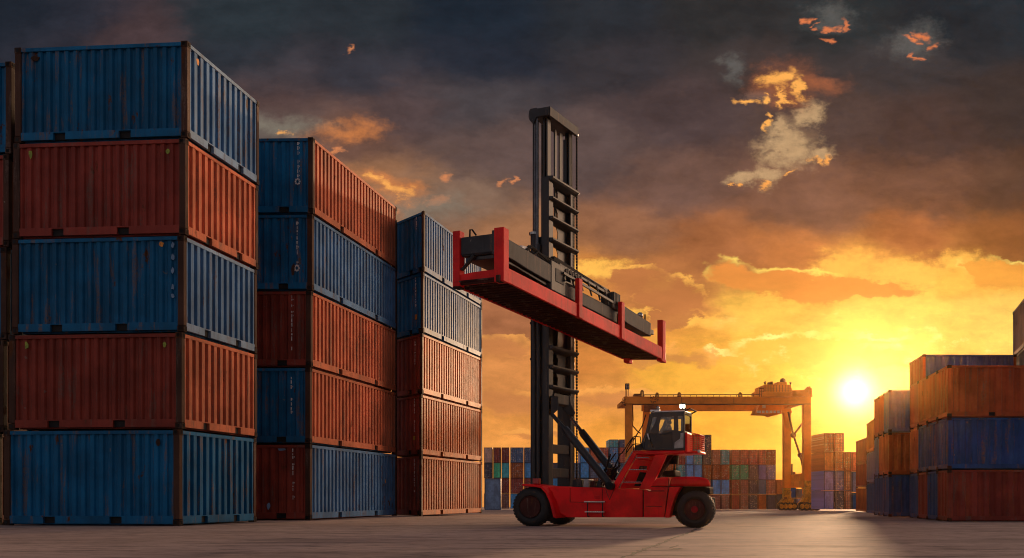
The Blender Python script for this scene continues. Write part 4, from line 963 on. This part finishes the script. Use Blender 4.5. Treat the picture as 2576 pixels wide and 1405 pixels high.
    # rungs
    for py, h in ((452, .30), (503, .22), (552, .22), (606, .24), (700, .24), (874, .24), (922, .24), (972, .24)):
        z = zh(py)
        part(MB().prism(MF, [(.24, z - h), (.50, z - h * .55), (.56, z - h * .3), (.56, z + .0), (.24, z + .04)], -.14, W + .34), 'rung', 'mast', mast, bevel=.02)
    for py0, py1 in ((1118, 1141), (1178, 1201)):
        part(MB().box(MF, (.12, .12, zh(py1)), (.30, W - .1, zh(py0))), 'cross_member', 'girder', mast, bevel=.02)
    # solid backs between the rungs with arched openings, as plates in the mast plane
    PFm = frame(MO + MBv * .14, MA, MBv)
    for py0, py1 in ((460, 500), (512, 550), (560, 604), (614, 690), (812, 872), (884, 920), (932, 970)):
        z0, z1 = zh(py1), zh(py0)
        part(MB().plate(PFm, [(.14, z0), (W - .1, z0), (W - .1, z1), (.14, z1)], [[(.26, z0 + .05), (1.10, z0 + .05), (1.16, z1 - .28), (1.0, z1 - .08), (.26, z1 - .03)], ], 0, .03), 'web_plate', 'mast', mast, bevel=0)
    part(MB().box(MF, (-.3, .10, zh(800)), (-.2, W - .1, zh(1010))).box(MF, (-.28, .4, zh(1215)), (-.2, .7, zh(1010))), 'carriage_back', 'mast', mast)
    # lift rams left of the near rail
    for x_, y_, r_ in ((-.37, -.16, .05), (-.27, -.24, .075), (-.14, -.28, .07)):
        part(MB().tube([MF(x_, y_, zh(690)), MF(x_, y_, zt + .02)], r_, 12), 'ram_rod', 'ramsteel', mast, bevel=0, smooth=True)
    lb = MB().tube([MF(-.34, -.20, 1.2), MF(-.34, -.20, zh(590))], .15, 14).tube([MF(-.10, -.26, 1.2), MF(-.10, -.26, zh(620))], .10, 12)
    part(lb, 'lift_ram', 'mast', mast, bevel=0, smooth=True)
    for py in (592, 694): part(MB().tube([MF(-.34, -.20, zh(py) - .05), MF(-.34, -.20, zh(py) + .05)], .22, 14), 'ram_clamp', 'steel' if py == 592 else 'girder', mast, bevel=0)
    sg_ = MB()
    for py in (815, 905): sg_.tube([MF(-.52, -.2, zh(py)), MF(-.34, -.2, zh(py))], .05, 8)
    part(sg_, 'mast_roller', 'hose', mast, bevel=0)
    chn = MB(); z = 1.5
    while z < zt: chn.box(MF, (.44, W + .22, z), (.50, W + .30, z + .09)); chn.box(MF, (.455, W + .18, z + .05), (.485, W + .34, z + .10)); z += .14
    part(chn, 'lift_chain', 'hose', mast, bevel=0)
    for x, y in ((-.30, -.30), (.42, W + .36), (.20, W + .30)):
        part(MB().tube([MF(x, y, 1.2), MF(x + .02, y, zh(640)), MF(x, y, zt - .1)], .028, 6), 'mast_hose', 'hose', mast, bevel=0)
    # tilt brackets and tilt rams
    def world6(x, y, Y): return p3(*r6(x, y), Y)
    for (pts, Y0, Y1, nm) in (([(545, 240), (600, 245), (600, 300), (590, 345), (556, 376), (545, 368)], 44.3, 44.9, 'tilt_bracket'), ([(606, 240), (680, 235), (690, 300), (720, 362), (706, 388), (660, 375), (625, 330)], 46.3, 46.9, 'tilt_bracket')):
        mb = MB(); n = len(pts); mb.add([world6(*p, Y0) for p in pts] + [world6(*p, Y1) for p in pts], [list(range(n)), list(range(2 * n - 1, n - 1, -1))] + [(i, (i + 1) % n, n + (i + 1) % n, n + i) for i in range(n)])
        part(mb, nm, 'mast', mast, bevel=.03)
    part(MB().prism(MF, [(.3, zh(1000)), (.45, zh(990)), (.45, zh(1015)), (.3, zh(1020))], .2, W), 'tilt_crossbar', 'girder', mast)
    for (a, Ya, m, Ym, b, Yb) in (((552, 374), 44.2, (640, 472), 43.5, (972, 885), 42.3), ((692, 404), 46.2, (762, 496), 45.4, (1015, 818), 43.6)):
        A, Mi, Bq = world6(*a, Ya), world6(*m, Ym), world6(*b, Yb)
        t = part(MB().tube([Mi - (Bq - Mi) * .0, Mi + (Bq - Mi) * .06, Bq - (Bq - Mi) * .05, Bq], [.13, .165, .165, .12], 14), 'tilt_ram', 'mast', bevel=0, smooth=True)
        part(MB().tube([A, Mi + (Bq - Mi) * .03], .085, 12), 'ram_rod', 'steel' if Ya > 45 else 'girder', t, bevel=0, smooth=True)
        d = (Bq - Mi).normalized(); part(MB().tube([Bq - VA * .25, Bq + VA * .25], .17, 12), 'ram_eye', 'hose', t, bevel=0)
        part(MB().tube([Mi + d * .2 + Vector((0, 0, .22)), Bq - d * .4 + Vector((0, 0, .22))], .025, 6), 'ram_pipe', 'steel', t, bevel=0)
    # --- spreader: open red frame with a ribbed floor, grey telescoping girder on top
    ks = .975
    PB, PA, PC, PD = p3(1265, 706, 40 * ks), p3(1139, 719, 40.9 * ks), p3(1672, 908, 50 * ks), p3(1575, 908, 50.9 * ks)
    e1 = (PC - PB); Ls = e1.length; e1.normalize(); e2 = (PA - PB); Ws = e2.length; e2.normalize()
    SF = lambda s, w, z: PB + e1 * s + (PA - PB + (PD - PC - PA + PB) * (s / Ls)) * (w / Ws) + Vector((0, 0, z))
    spr = part(MB().box(SF, (0, .05, .10), (Ls, Ws - .05, .16)), 'spreader', 'redshade', bevel=0)
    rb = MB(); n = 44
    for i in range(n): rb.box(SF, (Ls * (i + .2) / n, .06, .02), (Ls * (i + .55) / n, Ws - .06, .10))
    part(rb, 'floor_ribs', 'redshade', spr, bevel=0)
    part(MB().box(SF, (.30, -.04, 0), (Ls - .3, .06, .56)), 'side_beam', 'redframe', spr, bevel=.015)
    part(MB().box(SF, (.30, Ws - .06, 0), (Ls - .3, Ws + .04, .50)), 'side_beam', 'redframe', spr, bevel=.015)
    eb = MB().prism(lambda u, v, z: SF(v, u, z), [(.3, .02), (Ws - .2, .02), (Ws - .2, .40), (Ws * .6, .46), (.3, .48)], .06, .2)
    part(eb, 'end_beam', 'redframe', spr, bevel=.015); part(MB().box(SF, (Ls - .2, .3, .02), (Ls - .06, Ws - .2, .2)), 'end_beam', 'redframe', spr)
    def post(s, w, a, b, z0, z1, nm='corner_post'):
        p = part(MB().box(SF, (s - a / 2, w - b / 2, z0), (s + a / 2, w + b / 2, z1)), nm, 'redframe', spr, bevel=.02); return p
    q = post(.15, .16, .34, .40, -.02, 2.02); part(MB().box(SF, (-.06, .08, -.04), (.2, .26, .22)), 'twist_lock', 'casting', q)
    q = post(.15, Ws - .14, .30, .30, -.04, 2.10); part(MB().box(SF, (-.02, Ws - .30, -.10), (.3, Ws + .0, -.04)), 'twist_lock', 'casting', q)
    q = post(Ls - .12, .10, .30, .30, -.02, 1.86); part(MB().box(SF, (Ls - .34, -.06, -.10), (Ls + .06, .24, .04)), 'twist_lock', 'redframe', q)
    post(Ls - .12, Ws - .12, .24, .24, -.12, .5); part(MB().box(SF, (Ls - .3, Ws - .36, -.16), (Ls - .0, Ws - .05, .1)), 'corner_foot', 'redframe', spr)
    def s_at(px):
        lo, hi = 0.0, Ls
        for _ in range(40):
            m = (lo + hi) / 2; p = PB + e1 * m
            if CX + FL * p.x / p.y < px: lo = m
            else: hi = m
        return (lo + hi) / 2
    for px in (1455, 1562):
        s = s_at(px); q = post(s, -.02, .26, .20, -.02, 1.62, 'guide_post'); part(MB().prism(SF, [(s + .10, -.06), (s + .26, .04), (s + .24, .34), (s + .10, .46)], -.10, -.02), 'guide_wedge', 'redframe', q)
    # girder
    sA, sB = .1, s_at(1405)
    gy0, gy1 = Ws * .12, Ws * .86
    part(MB().prism(SF, [(sA, 1.12), (sA, 1.86), (sB, 1.74), (sB, 1.0), (1.9, 1.06), (1.1, 1.12)], gy0, gy1), 'girder', 'girder', spr, bevel=.03)
    part(MB().prism(SF, [(sA + .1, .95), (sA + .1, 1.1), (1.2, 1.08), (sB, .98), (sB, .86), (1.4, .98)], gy0 + .15, gy1 - .15), 'girder_web', 'mast', spr)
    part(MB().box(SF, (sA - .05, gy0 + .02, 1.16), (sA, gy1 - .02, 1.82)), 'girder_end_plate', 'girder', spr)
    part(MB().box(SF, (sA - .1, gy0 - .06, 1.02), (sA + .3, gy0 + .22, 1.95)), 'end_bracket', 'mast', spr, bevel=.03)
    hk = MB().tube([SF(.12, gy1 - .35, 1.86), SF(.12, gy1 - .36, 2.12), SF(.12, gy1 - .46, 2.10), SF(.12, gy1 - .62, 1.88)], .035, 6); part(hk, 'lifting_eye', 'hose', spr, bevel=0)
    dl = MB().tube([SF(.1, gy1 - .55, 1.10), SF(.1, gy1 - .05, .60), SF(.1, gy1 + .08, .66)], [.10, .07, .05], 8); part(dl, 'twist_arm', 'mast', spr, bevel=0)
    sC, sD = s_at(1565), s_at(1650)
    part(MB().prism(SF, [(sC, 1.72), (sD, 1.55), (sD, .92), (sC + .9, .96), (sC, 1.15)], gy0, gy1 - .1), 'girder', 'girder', spr, bevel=.03)
    part(MB().box(SF, (sD, gy0 + .3, 1.2), (Ls - .05, gy0 + .7, 1.42)), 'girder_tip', 'mast', spr)
    lp = MB().sphere(SF(sD - .5, gy0 + .3, 1.78), .15, 12); part(lp, 'work_lamp', 'steel', spr, bevel=0, smooth=True); part(MB().tube([SF(sD - .5, gy0 + .3, 1.55), SF(sD - .5, gy0 + .3, 1.7)], .04).tube([SF(sD - .05, gy0 + .3, 1.5), SF(sD - .05, gy0 + .3, 1.95)], .035), 'lamp_stem', 'hose', spr, bevel=0)
    # middle carriage and cable trays
    part(MB().box(SF, (sB - .15, gy0 - .02, .72), (sB + .9, gy1 + .3, 1.95)), 'carriage', 'mast', spr, bevel=.04)
    part(MB().box(SF, (sB + .15, gy0 - .04, 1.15), (sB + .75, gy0 + .0, 1.7)), 'carriage_plate', 'girder', spr)
    part(MB().box(SF, (sB + .9, gy0, .75), (sC, gy1, 1.30)), 'inner_girder', 'girder', spr, bevel=.03)
    tr = MB()
    for z, w in ((1.62, gy0 - .1), (1.98, gy0 + .1), (2.25, gy0 + .35)): tr.bar(SF(sB + .6, w, z), SF(sC - .1, w, z - .12), .07, .10)
    for i in range(7):
        s = sB + .7 + (sC - sB - .9) * i / 6; tr.bar(SF(s, gy0 - .1, 1.3), SF(s, gy0 + .1, 1.98), .06, .06); tr.bar(SF(s, gy0 + .1, 1.9), SF(s, gy0 + .35, 2.2), .05, .05)
    part(tr, 'cable_tray', 'mast', spr, bevel=0)
    part(MB().prism(SF, [(sB + .5, 2.10), (sB + .6, 2.35), (sC - .6, 2.16), (sC - .3, 1.80), (sC - .3, 1.72), (sC - .7, 1.95), (sB + .7, 2.12)], gy0 + .3, gy0 + .5), 'cable_cover', 'hose', spr, bevel=.02)
    part(MB().box(SF, (sC - .55, gy0 - .12, 1.25), (sC + .05, gy0 + .5, 1.95)), 'slew_motor', 'mast', spr, bevel=.05)
    rnd = random.Random(3); hb = MB()
    for i in range(9):
        w = gy0 + rnd.uniform(-.05, .5); z = rnd.uniform(1.72, 2.0); s0 = sB - 1.6 + rnd.uniform(-.3, .3)
        hb.tube([SF(s0, w, z - .1), SF(s0 + .4, w, z + .22), SF(s0 + 1.2, w + .05, z + .12), SF(sB + .4, w + .1, z + rnd.uniform(-.1, .2)), SF(sB + 1.0, w, z - .1)], .035, 6)
    part(hb, 'hose_loops', 'hose', spr, bevel=0, smooth=True)
    part(MB().prism(SF, [(sB - 1.9, 1.74), (sB - 1.8, 2.0), (sB - 1.4, 2.08), (sB - 1.1, 1.7)], gy0 + .2, gy0 + .6), 'hose_guide', 'cabwhite', spr, bevel=.05)
    vb = MB()
    for i in range(10):
        s = sB + .85 + i * .12; vb.box(SF, (s, gy0 - .08, 1.66 + .05 * (i % 3)), (s + .07, gy0 + .1, 1.86 + .06 * (i % 2)))
    part(vb, 'valve_bank', 'girder', spr, bevel=0); vb = MB()
    for i in range(5): vb.box(SF, (sC - .5 + i * .11, gy0 - .16, 1.5 + .09 * (i % 2)), (sC - .43 + i * .11, gy0, 1.98))
    part(vb, 'valve_bank', 'girder', spr, bevel=0)
    # --- mast to spreader link
    cx = MF(.0, W * .4, zh(690)); part(MB().bar(cx, SF(sB + .4, gy1 + .2, 1.4), .9, .9), 'carriage_arm', 'mast', mast, bevel=.03)
    return ub, C0, C1
make_truck()

# ------------------------------------------------------------------ the driver
def skin_body(name, joints, edges, mat, loc, subdiv=2):
    me = bpy.data.meshes.new(name); me.from_pydata([Vector(j[0]) for j in joints], edges, []); me.update()
    o = bpy.data.objects.new(name, me); COL.objects.link(o); o.location = loc
    sk = o.modifiers.new('skin', 'SKIN'); me.skin_vertices.new(name='') if not me.skin_vertices else None
    for i, j in enumerate(joints):
        r = j[1]; me.skin_vertices[0].data[i].radius = (r, r) if not hasattr(r, '__len__') else r
    me.skin_vertices[0].data[0].use_root = True
    sb = o.modifiers.new('smooth', 'SUBSURF'); sb.levels = subdiv; sb.render_levels = subdiv
    me.materials.append(mat); return o
def make_driver():
    us, zs = S(*r1(690, 470), 1.25)
    # seated, facing the mast (towards -u); local axes: x = u, y = v
    V3 = lambda u, v, z: VE * u + VA * v + Vector((0, 0, z))
    J = [(V3(0, 0, -.22), (.17, .13)), (V3(.0, 0, .05), (.16, .12)), (V3(-.02, 0, .28), (.20, .13)), (V3(-.04, 0, .40), (.075, .075)),
         (V3(-.02, -.20, .30), .075), (V3(-.10, -.27, .04), .06), (V3(-.34, -.22, -.02), .045), (V3(-.42, -.20, -.01), .035),
         (V3(-.02, .20, .30), .075), (V3(-.10, .27, .04), .06), (V3(-.34, .22, -.02), .045), (V3(-.42, .20, -.01), .035),
         (V3(-.05, -.10, -.24), .10), (V3(-.42, -.13, -.20), .085), (V3(-.44, -.13, -.58), .06), (V3(-.56, -.13, -.62), .045),
         (V3(-.05, .10, -.24), .10), (V3(-.42, .13, -.20), .085), (V3(-.44, .13, -.58), .06), (V3(-.56, .13, -.62), .045)]
    E = [(0, 1), (1, 2), (2, 3), (2, 4), (4, 5), (5, 6), (6, 7), (2, 8), (8, 9), (9, 10), (10, 11), (0, 12), (12, 13), (13, 14), (14, 15), (0, 16), (16, 17), (17, 18), (18, 19)]
    P = skin_body('person', J, E, M['cloth'], VF(us, 1.25, zs))
    tag(P, 'person in a dark hooded jacket sitting at the controls behind the cab window', 'person')
    def child(mb, nm, mat):
        o = mb.build(nm, M[mat], None, smooth=True); o.parent = P; return o
    hc = V3(-.06, 0, .56)
    child(MB().sphere(hc, (.095, .085, .12), 14).sphere(hc + V3(-.095, 0, -.01), (.025, .02, .03), 8), 'head', 'skin')
    child(MB().sphere(hc + V3(.035, 0, .025), (.115, .115, .14), 14).sphere(hc + V3(.06, 0, -.12), (.11, .15, .10), 12), 'hood', 'cloth')
    for s in (-1, 1):
        h = MB(); b = V3(-.43, s * .20, -.01); h.sphere(b, (.05, .045, .03), 10)
        for f in range(4): 
            o = b + V3(-.02, (f - 1.5) * .022, .0); l = (.055, .065, .062, .05)[f]; h.tube([o, o + V3(-l * .6, 0, .008), o + V3(-l, 0, -.018)], [.010, .009, .007], 6)
        h.tube([b + V3(.01, -s * .035, 0), b + V3(-.03, -s * .06, .01)], [.011, .009], 6)
        child(h, 'hand', 'skin')
make_driver()
# ------------------------------------------------------------------ the orange gantry crane
def r7(x, y): return 1509.4 + x * .31334, 911.9 + y * .31334
def make_gantry():
    YF, YR = 150.0, 161.0
    base = at(1805, 155); base.z = gz(155)
    T = thing('gantry_crane', 'orange rubber tyred gantry crane straddling the yard in front of the low sun', 'crane', base)
    def part(mb, name, mat, parent=None, bevel=0, **kw): return mb.build(name, M[mat] if isinstance(mat, str) else mat, parent or T, bevel=bevel, **kw)
    def Q(x, y, Y): return p3(*r7(x, y), Y)
    def slab(mb, x0, y0, x1, y1, Y, d, x0b=None, x1b=None):          # box from survey corners with depth d
        a, b = Q(x0, y1, Y), Q(x1, y0, Y); return mb.box(world_frame, (a.x, Y, a.z), (b.x, Y + d, b.z))
    # main girders
    g = part(slab(MB(), 196, 279, 1694, 333, YF, 1.3), 'girder', 'gantry', bevel=.04)
    for x in (655, 1075): part(slab(MB(), x - 1.5, 281, x + 1.5, 331, YF - .03, .03), 'splice_seam', 'gantrydark', g)
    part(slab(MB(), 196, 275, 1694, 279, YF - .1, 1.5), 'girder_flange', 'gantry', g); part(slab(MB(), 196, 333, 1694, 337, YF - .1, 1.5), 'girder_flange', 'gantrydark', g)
    part(slab(MB(), 340, 339, 1535, 388, YR, 1.3), 'girder', 'gantry', bevel=.04)
    # end ties between the girders
    for x0, x1 in ((200, 262), (1637, 1692)):
        a = Q(x0, 331, YF); b = Q(x1, 281, YF); part(MB().box(world_frame, (a.x, YF + 1.3, a.z + .2), (b.x, YR, b.z - .1)), 'end_tie', 'gantry', bevel=.04)
    # legs
    def leg(xt0, xt1, yt, xb0, xb1, yb, Y, d=1.2):
        a, b = Q(xt0, yt, Y), Q(xt1, yt, Y); c, e = Q(xb0, yb, Y), Q(xb1, yb, Y)
        return part(MB().hexa([Vector(p) + Vector((0, o, 0)) for p, o in ((c, 0), (e, 0), (e, d), (c, d), (a, 0), (b, 0), (b, d), (a, d))]), 'leg', 'gantry', bevel=.05)
    leg(205, 262, 336, 208, 264, 1120, YF); leg(1637, 1695, 336, 1640, 1697, 1060, YF)
    leg(1478, 1536, 388, 1480, 1532, 1060, YR); leg(352, 402, 388, 318, 362, 1110, YR)
    part(slab(MB(), 1460, 388, 1540, 408, YR - .1, 1.4), 'leg_cap', 'gantry')
    # sill beams tying the legs front to back, and lower ties
    for x0, x1, y0, y1, h in ((1530, 1700, 905, 878, 62), (1530, 1660, 958, 952, 50)):
        a, b = Q(x0, y0, YR), Q(x1, y1, YF); a2, b2 = Q(x0, y0 + h, YR), Q(x1, y1 + h + 6, YF); w = Vector((1.1, 0, 0))
        part(MB().hexa([a2, b2, b2 + w, a2 + w, a, b, b + w, a + w]), 'sill_beam', 'gantry', bevel=.04)
    a, b = Q(310, 1040, YR), Q(235, 1050, YF); part(MB().bar(a, b, 1.1, 2.4), 'sill_beam', 'gantry')
    part(slab(MB(), 1536, 815, 1548, 905, YR - .2, .5).box(world_frame, tuple(Q(1548, 905, YR - .2)), tuple(Q(1562, 880, YR + .3))), 'ladder_cage', 'gantrydark')
    # bogies: tapering frames on wheels
    def bogie(xc, half, ytop, Y, z_y=1186):
        gzv = gz(Y); top = Q(xc, ytop, Y); cx = top.x; zt = top.z
        hw = half * .31334 * .6 / FL * Y * 1.55
        bg = part(MB().prism(frame((cx, Y, 0), (1, 0, 0), (0, 1, 0)), [(-hw * .35, zt), (hw * .35, zt), (hw * .42, gzv + 1.9), (hw, gzv + 1.0), (hw, gzv + .55), (-hw, gzv + .55), (-hw, gzv + 1.0), (-hw * .42, gzv + 1.9)], -.2, 1.2), 'bogie', 'yellow', bevel=.05)
        for q in (-.78, -.28, .28, .78):
            F = frame((cx + q * hw, Y - .55, gzv + .62), (1, 0, 0), (0, 1, 0))
            w = part(MB().lathe(F, [(.42, .05), (.60, .0), (.62, .12), (.62, .5), (.60, .6), (.42, .55)], 20), 'wheel', 'tyre', bg, smooth=True)
            part(MB().lathe(F, [(.36, .08), (.34, .0), (.14, -.04), (.10, -.1)], 14), 'hub', 'yellow', bg, smooth=True)
        rnd = random.Random(int(xc)); pass
        for i in range(22):
            f = rnd.random(); z = gzv + .4 + f * (zt - gzv - .6); w_ = hw * (1.0 - .62 * min(1, f * 1.6)); x = cx + rnd.uniform(-w_, w_); s = rnd.uniform(.10, .28)
            part(MB().box(world_frame, (x - s, Y - .34 - rnd.uniform(0, .3), z - s * .7), (x + s, Y - .2, z + s * .7)), 'gear_housing' if i % 4 else 'equaliser_link', 'yellow' if i % 4 else 'gantrydark', bg)
        pp = MB()
        for i in range(5): x = cx + hw * (-.3 + .15 * i); pp.tube([(x, Y - .3, zt), (x + .1, Y - .35, gzv + 2.0), (x + (i - 2) * .25, Y - .5, gzv + .8)], .05, 5)
        part(pp, 'cable_conduit', 'yellow', bg)
    bogie(1503, 70, 1010, 158.0); bogie(1675, 82, 1000, YF - 1.0); bogie(236, 70, 1040, YF); bogie(338, 70, 1040, YR)
    part(slab(MB(), 1650, 950, 1704, 1018, YF - .6, .6), 'drive_cabinet', 'yellow', bevel=.04)
    # trolley with winch house and operator cab slung below
    tr = part(slab(slab(MB(), 1318, 205, 1540, 277, YF - .8, 8.0), 1310, 240, 1532, 276, YF - 1.4, 9.0), 'trolley', 'gantry', bevel=.05)
    part(slab(slab(slab(MB(), 1320, 178, 1420, 205, YF - .5, 6), 1422, 158, 1500, 205, YF - .5, 6), 1498, 180, 1534, 205, YF - .5, 6), 'winch_house', 'gantry', tr, bevel=.04)
    pn = MB()
    for i in range(9): slab(pn, 1326 + i * 23, 182, 1327.5 + i * 23, 236, YF - .9, .1)
    for y in (206, 222, 240): slab(pn, 1320, y, 1538, y + 2, YF - .88, .1)
    part(pn, 'cladding_ribs', 'gantrydark', tr)
    rl = MB()
    for x in (1280, 1298, 1316): rl.tube([Q(x, 276, YF - .8), Q(x, 208, YF - .8)], .05, 5)
    for y in (210, 232, 255): rl.tube([Q(1280, y, YF - .8), Q(1316, y, YF - .8)], .05, 5)
    part(rl, 'access_platform', 'gantrydark', tr)
    for x, y in ((1326, 152), (1530, 158)):
        part(MB().tube([Q(x, 185, YF), Q(x - 2, 165, YF), Q(x + 3, y, YF)], [.12, .22, .06], 8), 'floodlight', 'gantrydark', tr)
    part(MB().sphere(Q(1467, 152, YF), .45, 10), 'beacon', 'gantrydark', tr, smooth=True); part(slab(MB(), 1362, 155, 1388, 178, YF, 1.5), 'vent_cowl', 'gantrydark', tr)
    F = world_frame; P = [Q(*p, YF + 2.5) for p in ((1288, 337), (1470, 337), (1452, 414), (1400, 424), (1385, 432), (1355, 418), (1242, 414))]; n = len(P)
    mb = MB(); mb.add(P + [p + Vector((0, 3, 0)) for p in P], [list(range(n)), list(range(2 * n - 1, n - 1, -1))] + [(i, (i + 1) % n, n + (i + 1) % n, n + i) for i in range(n)])
    cb = part(mb, 'operator_cab', 'gantry', tr, bevel=.05)
    for x0, x1 in ((1258, 1292), (1300, 1322), (1332, 1352), (1362, 1384), (1394, 1412), (1420, 1444)): part(slab(MB(), x0, 388, x1, 408, YF + 2.45, .1), 'window', 'cabwhite', cb)
    part(slab(MB(), 1304, 342, 1330, 368, YF + 2.45, .1), 'window', 'cabwhite', cb)
    # end frame at the right
    en = MB()
    for a, b in (((1540, 238), (1640, 236)), ((1640, 236), (1672, 205)), ((1672, 205), (1684, 210)), ((1684, 210), (1690, 280)), ((1640, 236), (1650, 279)), ((1540, 262), (1640, 262)), ((1560, 238), (1562, 278)), ((1600, 238), (1600, 278)), ((1655, 224), (1665, 279))):
        en.bar(Q(*a, YF), Q(*b, YF), .5, .42)
    part(en, 'end_frame', 'gantry'); part(slab(MB(), 1640, 236, 1692, 280, YF + .2, .8), 'end_plate', 'gantry')
    # walkway rail with hoops
    wr = MB().tube([Q(345, 262, YF), Q(1280, 260, YF)], .07, 5)
    for x in range(360, 1280, 46): wr.tube([Q(x, 276, YF), Q(x, 262, YF)], .04, 4)
    part(wr, 'walkway_rail', 'gantrydark')
    for x, h in ((338, 228), (458, 248), (636, 246), (1125, 246)):
        part(MB().tube([Q(x - 9, 278, YF - .2), Q(x - 8, h + 8, YF - .2), Q(x - 3, h, YF - .2), Q(x + 3, h, YF - .2), Q(x + 8, h + 8, YF - .2), Q(x + 9, 278, YF - .2)], .13, 6), 'rail_hoop', 'gantrydark')
    # left end: cable reel, lamp mast, lashings
    part(slab(MB(), 275, 252, 330, 279, YF, 1.5), 'cable_reel_box', 'gantrydark', bevel=.06)
    lmst = part(slab(slab(MB(), 206, 214, 214, 276, YF, .3), 224, 214, 229, 270, YF, .2), 'lamp_mast', 'gantrydark')
    part(slab(MB(), 203, 170, 236, 216, YF - .2, .5), 'floodlight_box', 'hose', lmst)
    wb = MB()
    for x0, y0 in ((208, 178), (221, 178), (208, 190), (221, 190), (208, 202), (221, 202)): slab(wb, x0, y0, x0 + 9, y0 + 8, YF - .26, .06)
    part(wb, 'floodlight_lens', 'cabgrey', lmst)
    rnd = random.Random(8); jk = MB()
    for i in range(22):
        x, y = rnd.uniform(402, 470), rnd.uniform(262, 334); s = rnd.uniform(3, 8); slab(jk, x, y, x + s, y + s * .8, YF - .3 - rnd.uniform(0, .3), .3)
    for i in range(10):
        x, y = rnd.uniform(178, 200), rnd.uniform(280, 360); slab(jk, x, y, x + rnd.uniform(3, 10), y + rnd.uniform(4, 10), YF - .1, .5)
    part(jk, 'cable_gear', 'gantrydark'); part(slab(MB(), 165, 319, 200, 323, YF, .2), 'sensor_arm', 'gantrydark')
    part(slab(slab(MB(), 388, 336, 470, 376, YR - .4, .4), 356, 340, 400, 398, YR - .3, 1.5), 'rear_leg_head', 'gantrydark', bevel=.04)
    # stays
    for a, b, c in (((1512, 398), (1552, 585), YR - 1), ((1552, 585), (1606, 745), YF + 6), ((1606, 745), (1640, 882), YF + 4), ((1638, 475), (1552, 585), YF + 4)): part(MB().tube([Q(*a, c), Q(*b, c)], .16, 6), 'stay', 'gantrydark')
    part(MB().sphere(Q(1552, 586, YF + 5), .45, 8), 'stay_joint', 'gantrydark'); part(MB().sphere(Q(1606, 746, YF + 5), .42, 8), 'stay_joint', 'gantrydark')
    ca = MB().tube([Q(262, 510, YF), Q(295, 548, YF), Q(325, 572, YF)], .09, 5).tube([Q(368, 420, YR), Q(340, 510, YR), Q(290, 590, YR), (Q(260, 640, YR))], .10, 5).tube([Q(262, 340, YF), Q(266, 460, YF), Q(262, 510, YF)], .07, 5)
    part(ca, 'hanging_cable', 'hose')
make_gantry()
# ------------------------------------------------------------------ sunset haze over the yard
def make_haze():
    m = bpy.data.materials.new('sunset_haze'); m.use_nodes = True; t = Tree(m.node_tree)
    v = t.new('ShaderNodeVolumePrincipled'); v.inputs['Color'].default_value = (1.0, 0.52, 0.16, 1)
    v.inputs['Density'].default_value = HAZE_D; v.inputs['Anisotropy'].default_value = 0.95
    o = t.new('ShaderNodeOutputMaterial'); t.nt.links.new(v.outputs[0], o.inputs['Volume'])
    b = MB().box(world_frame, (-520, -130, -7.5), (520, 720, 27)).build('haze', m); b['kind'] = 'stuff'
    b['label'] = 'thin golden haze hanging in the air over the container yard'
HAZE_D = 0.00008
make_haze()
# ------------------------------------------------------------------ renderer
cy = scene.cycles
cy.max_bounces = 6; cy.diffuse_bounces = 3; cy.glossy_bounces = 3; cy.transmission_bounces = 4; cy.transparent_max_bounces = 10; cy.volume_bounces = 0
cy.use_adaptive_sampling = True; cy.adaptive_threshold = 0.015; cy.use_denoising = True
cy.sample_clamp_indirect = 4.0
cy.filter_width = 1.05
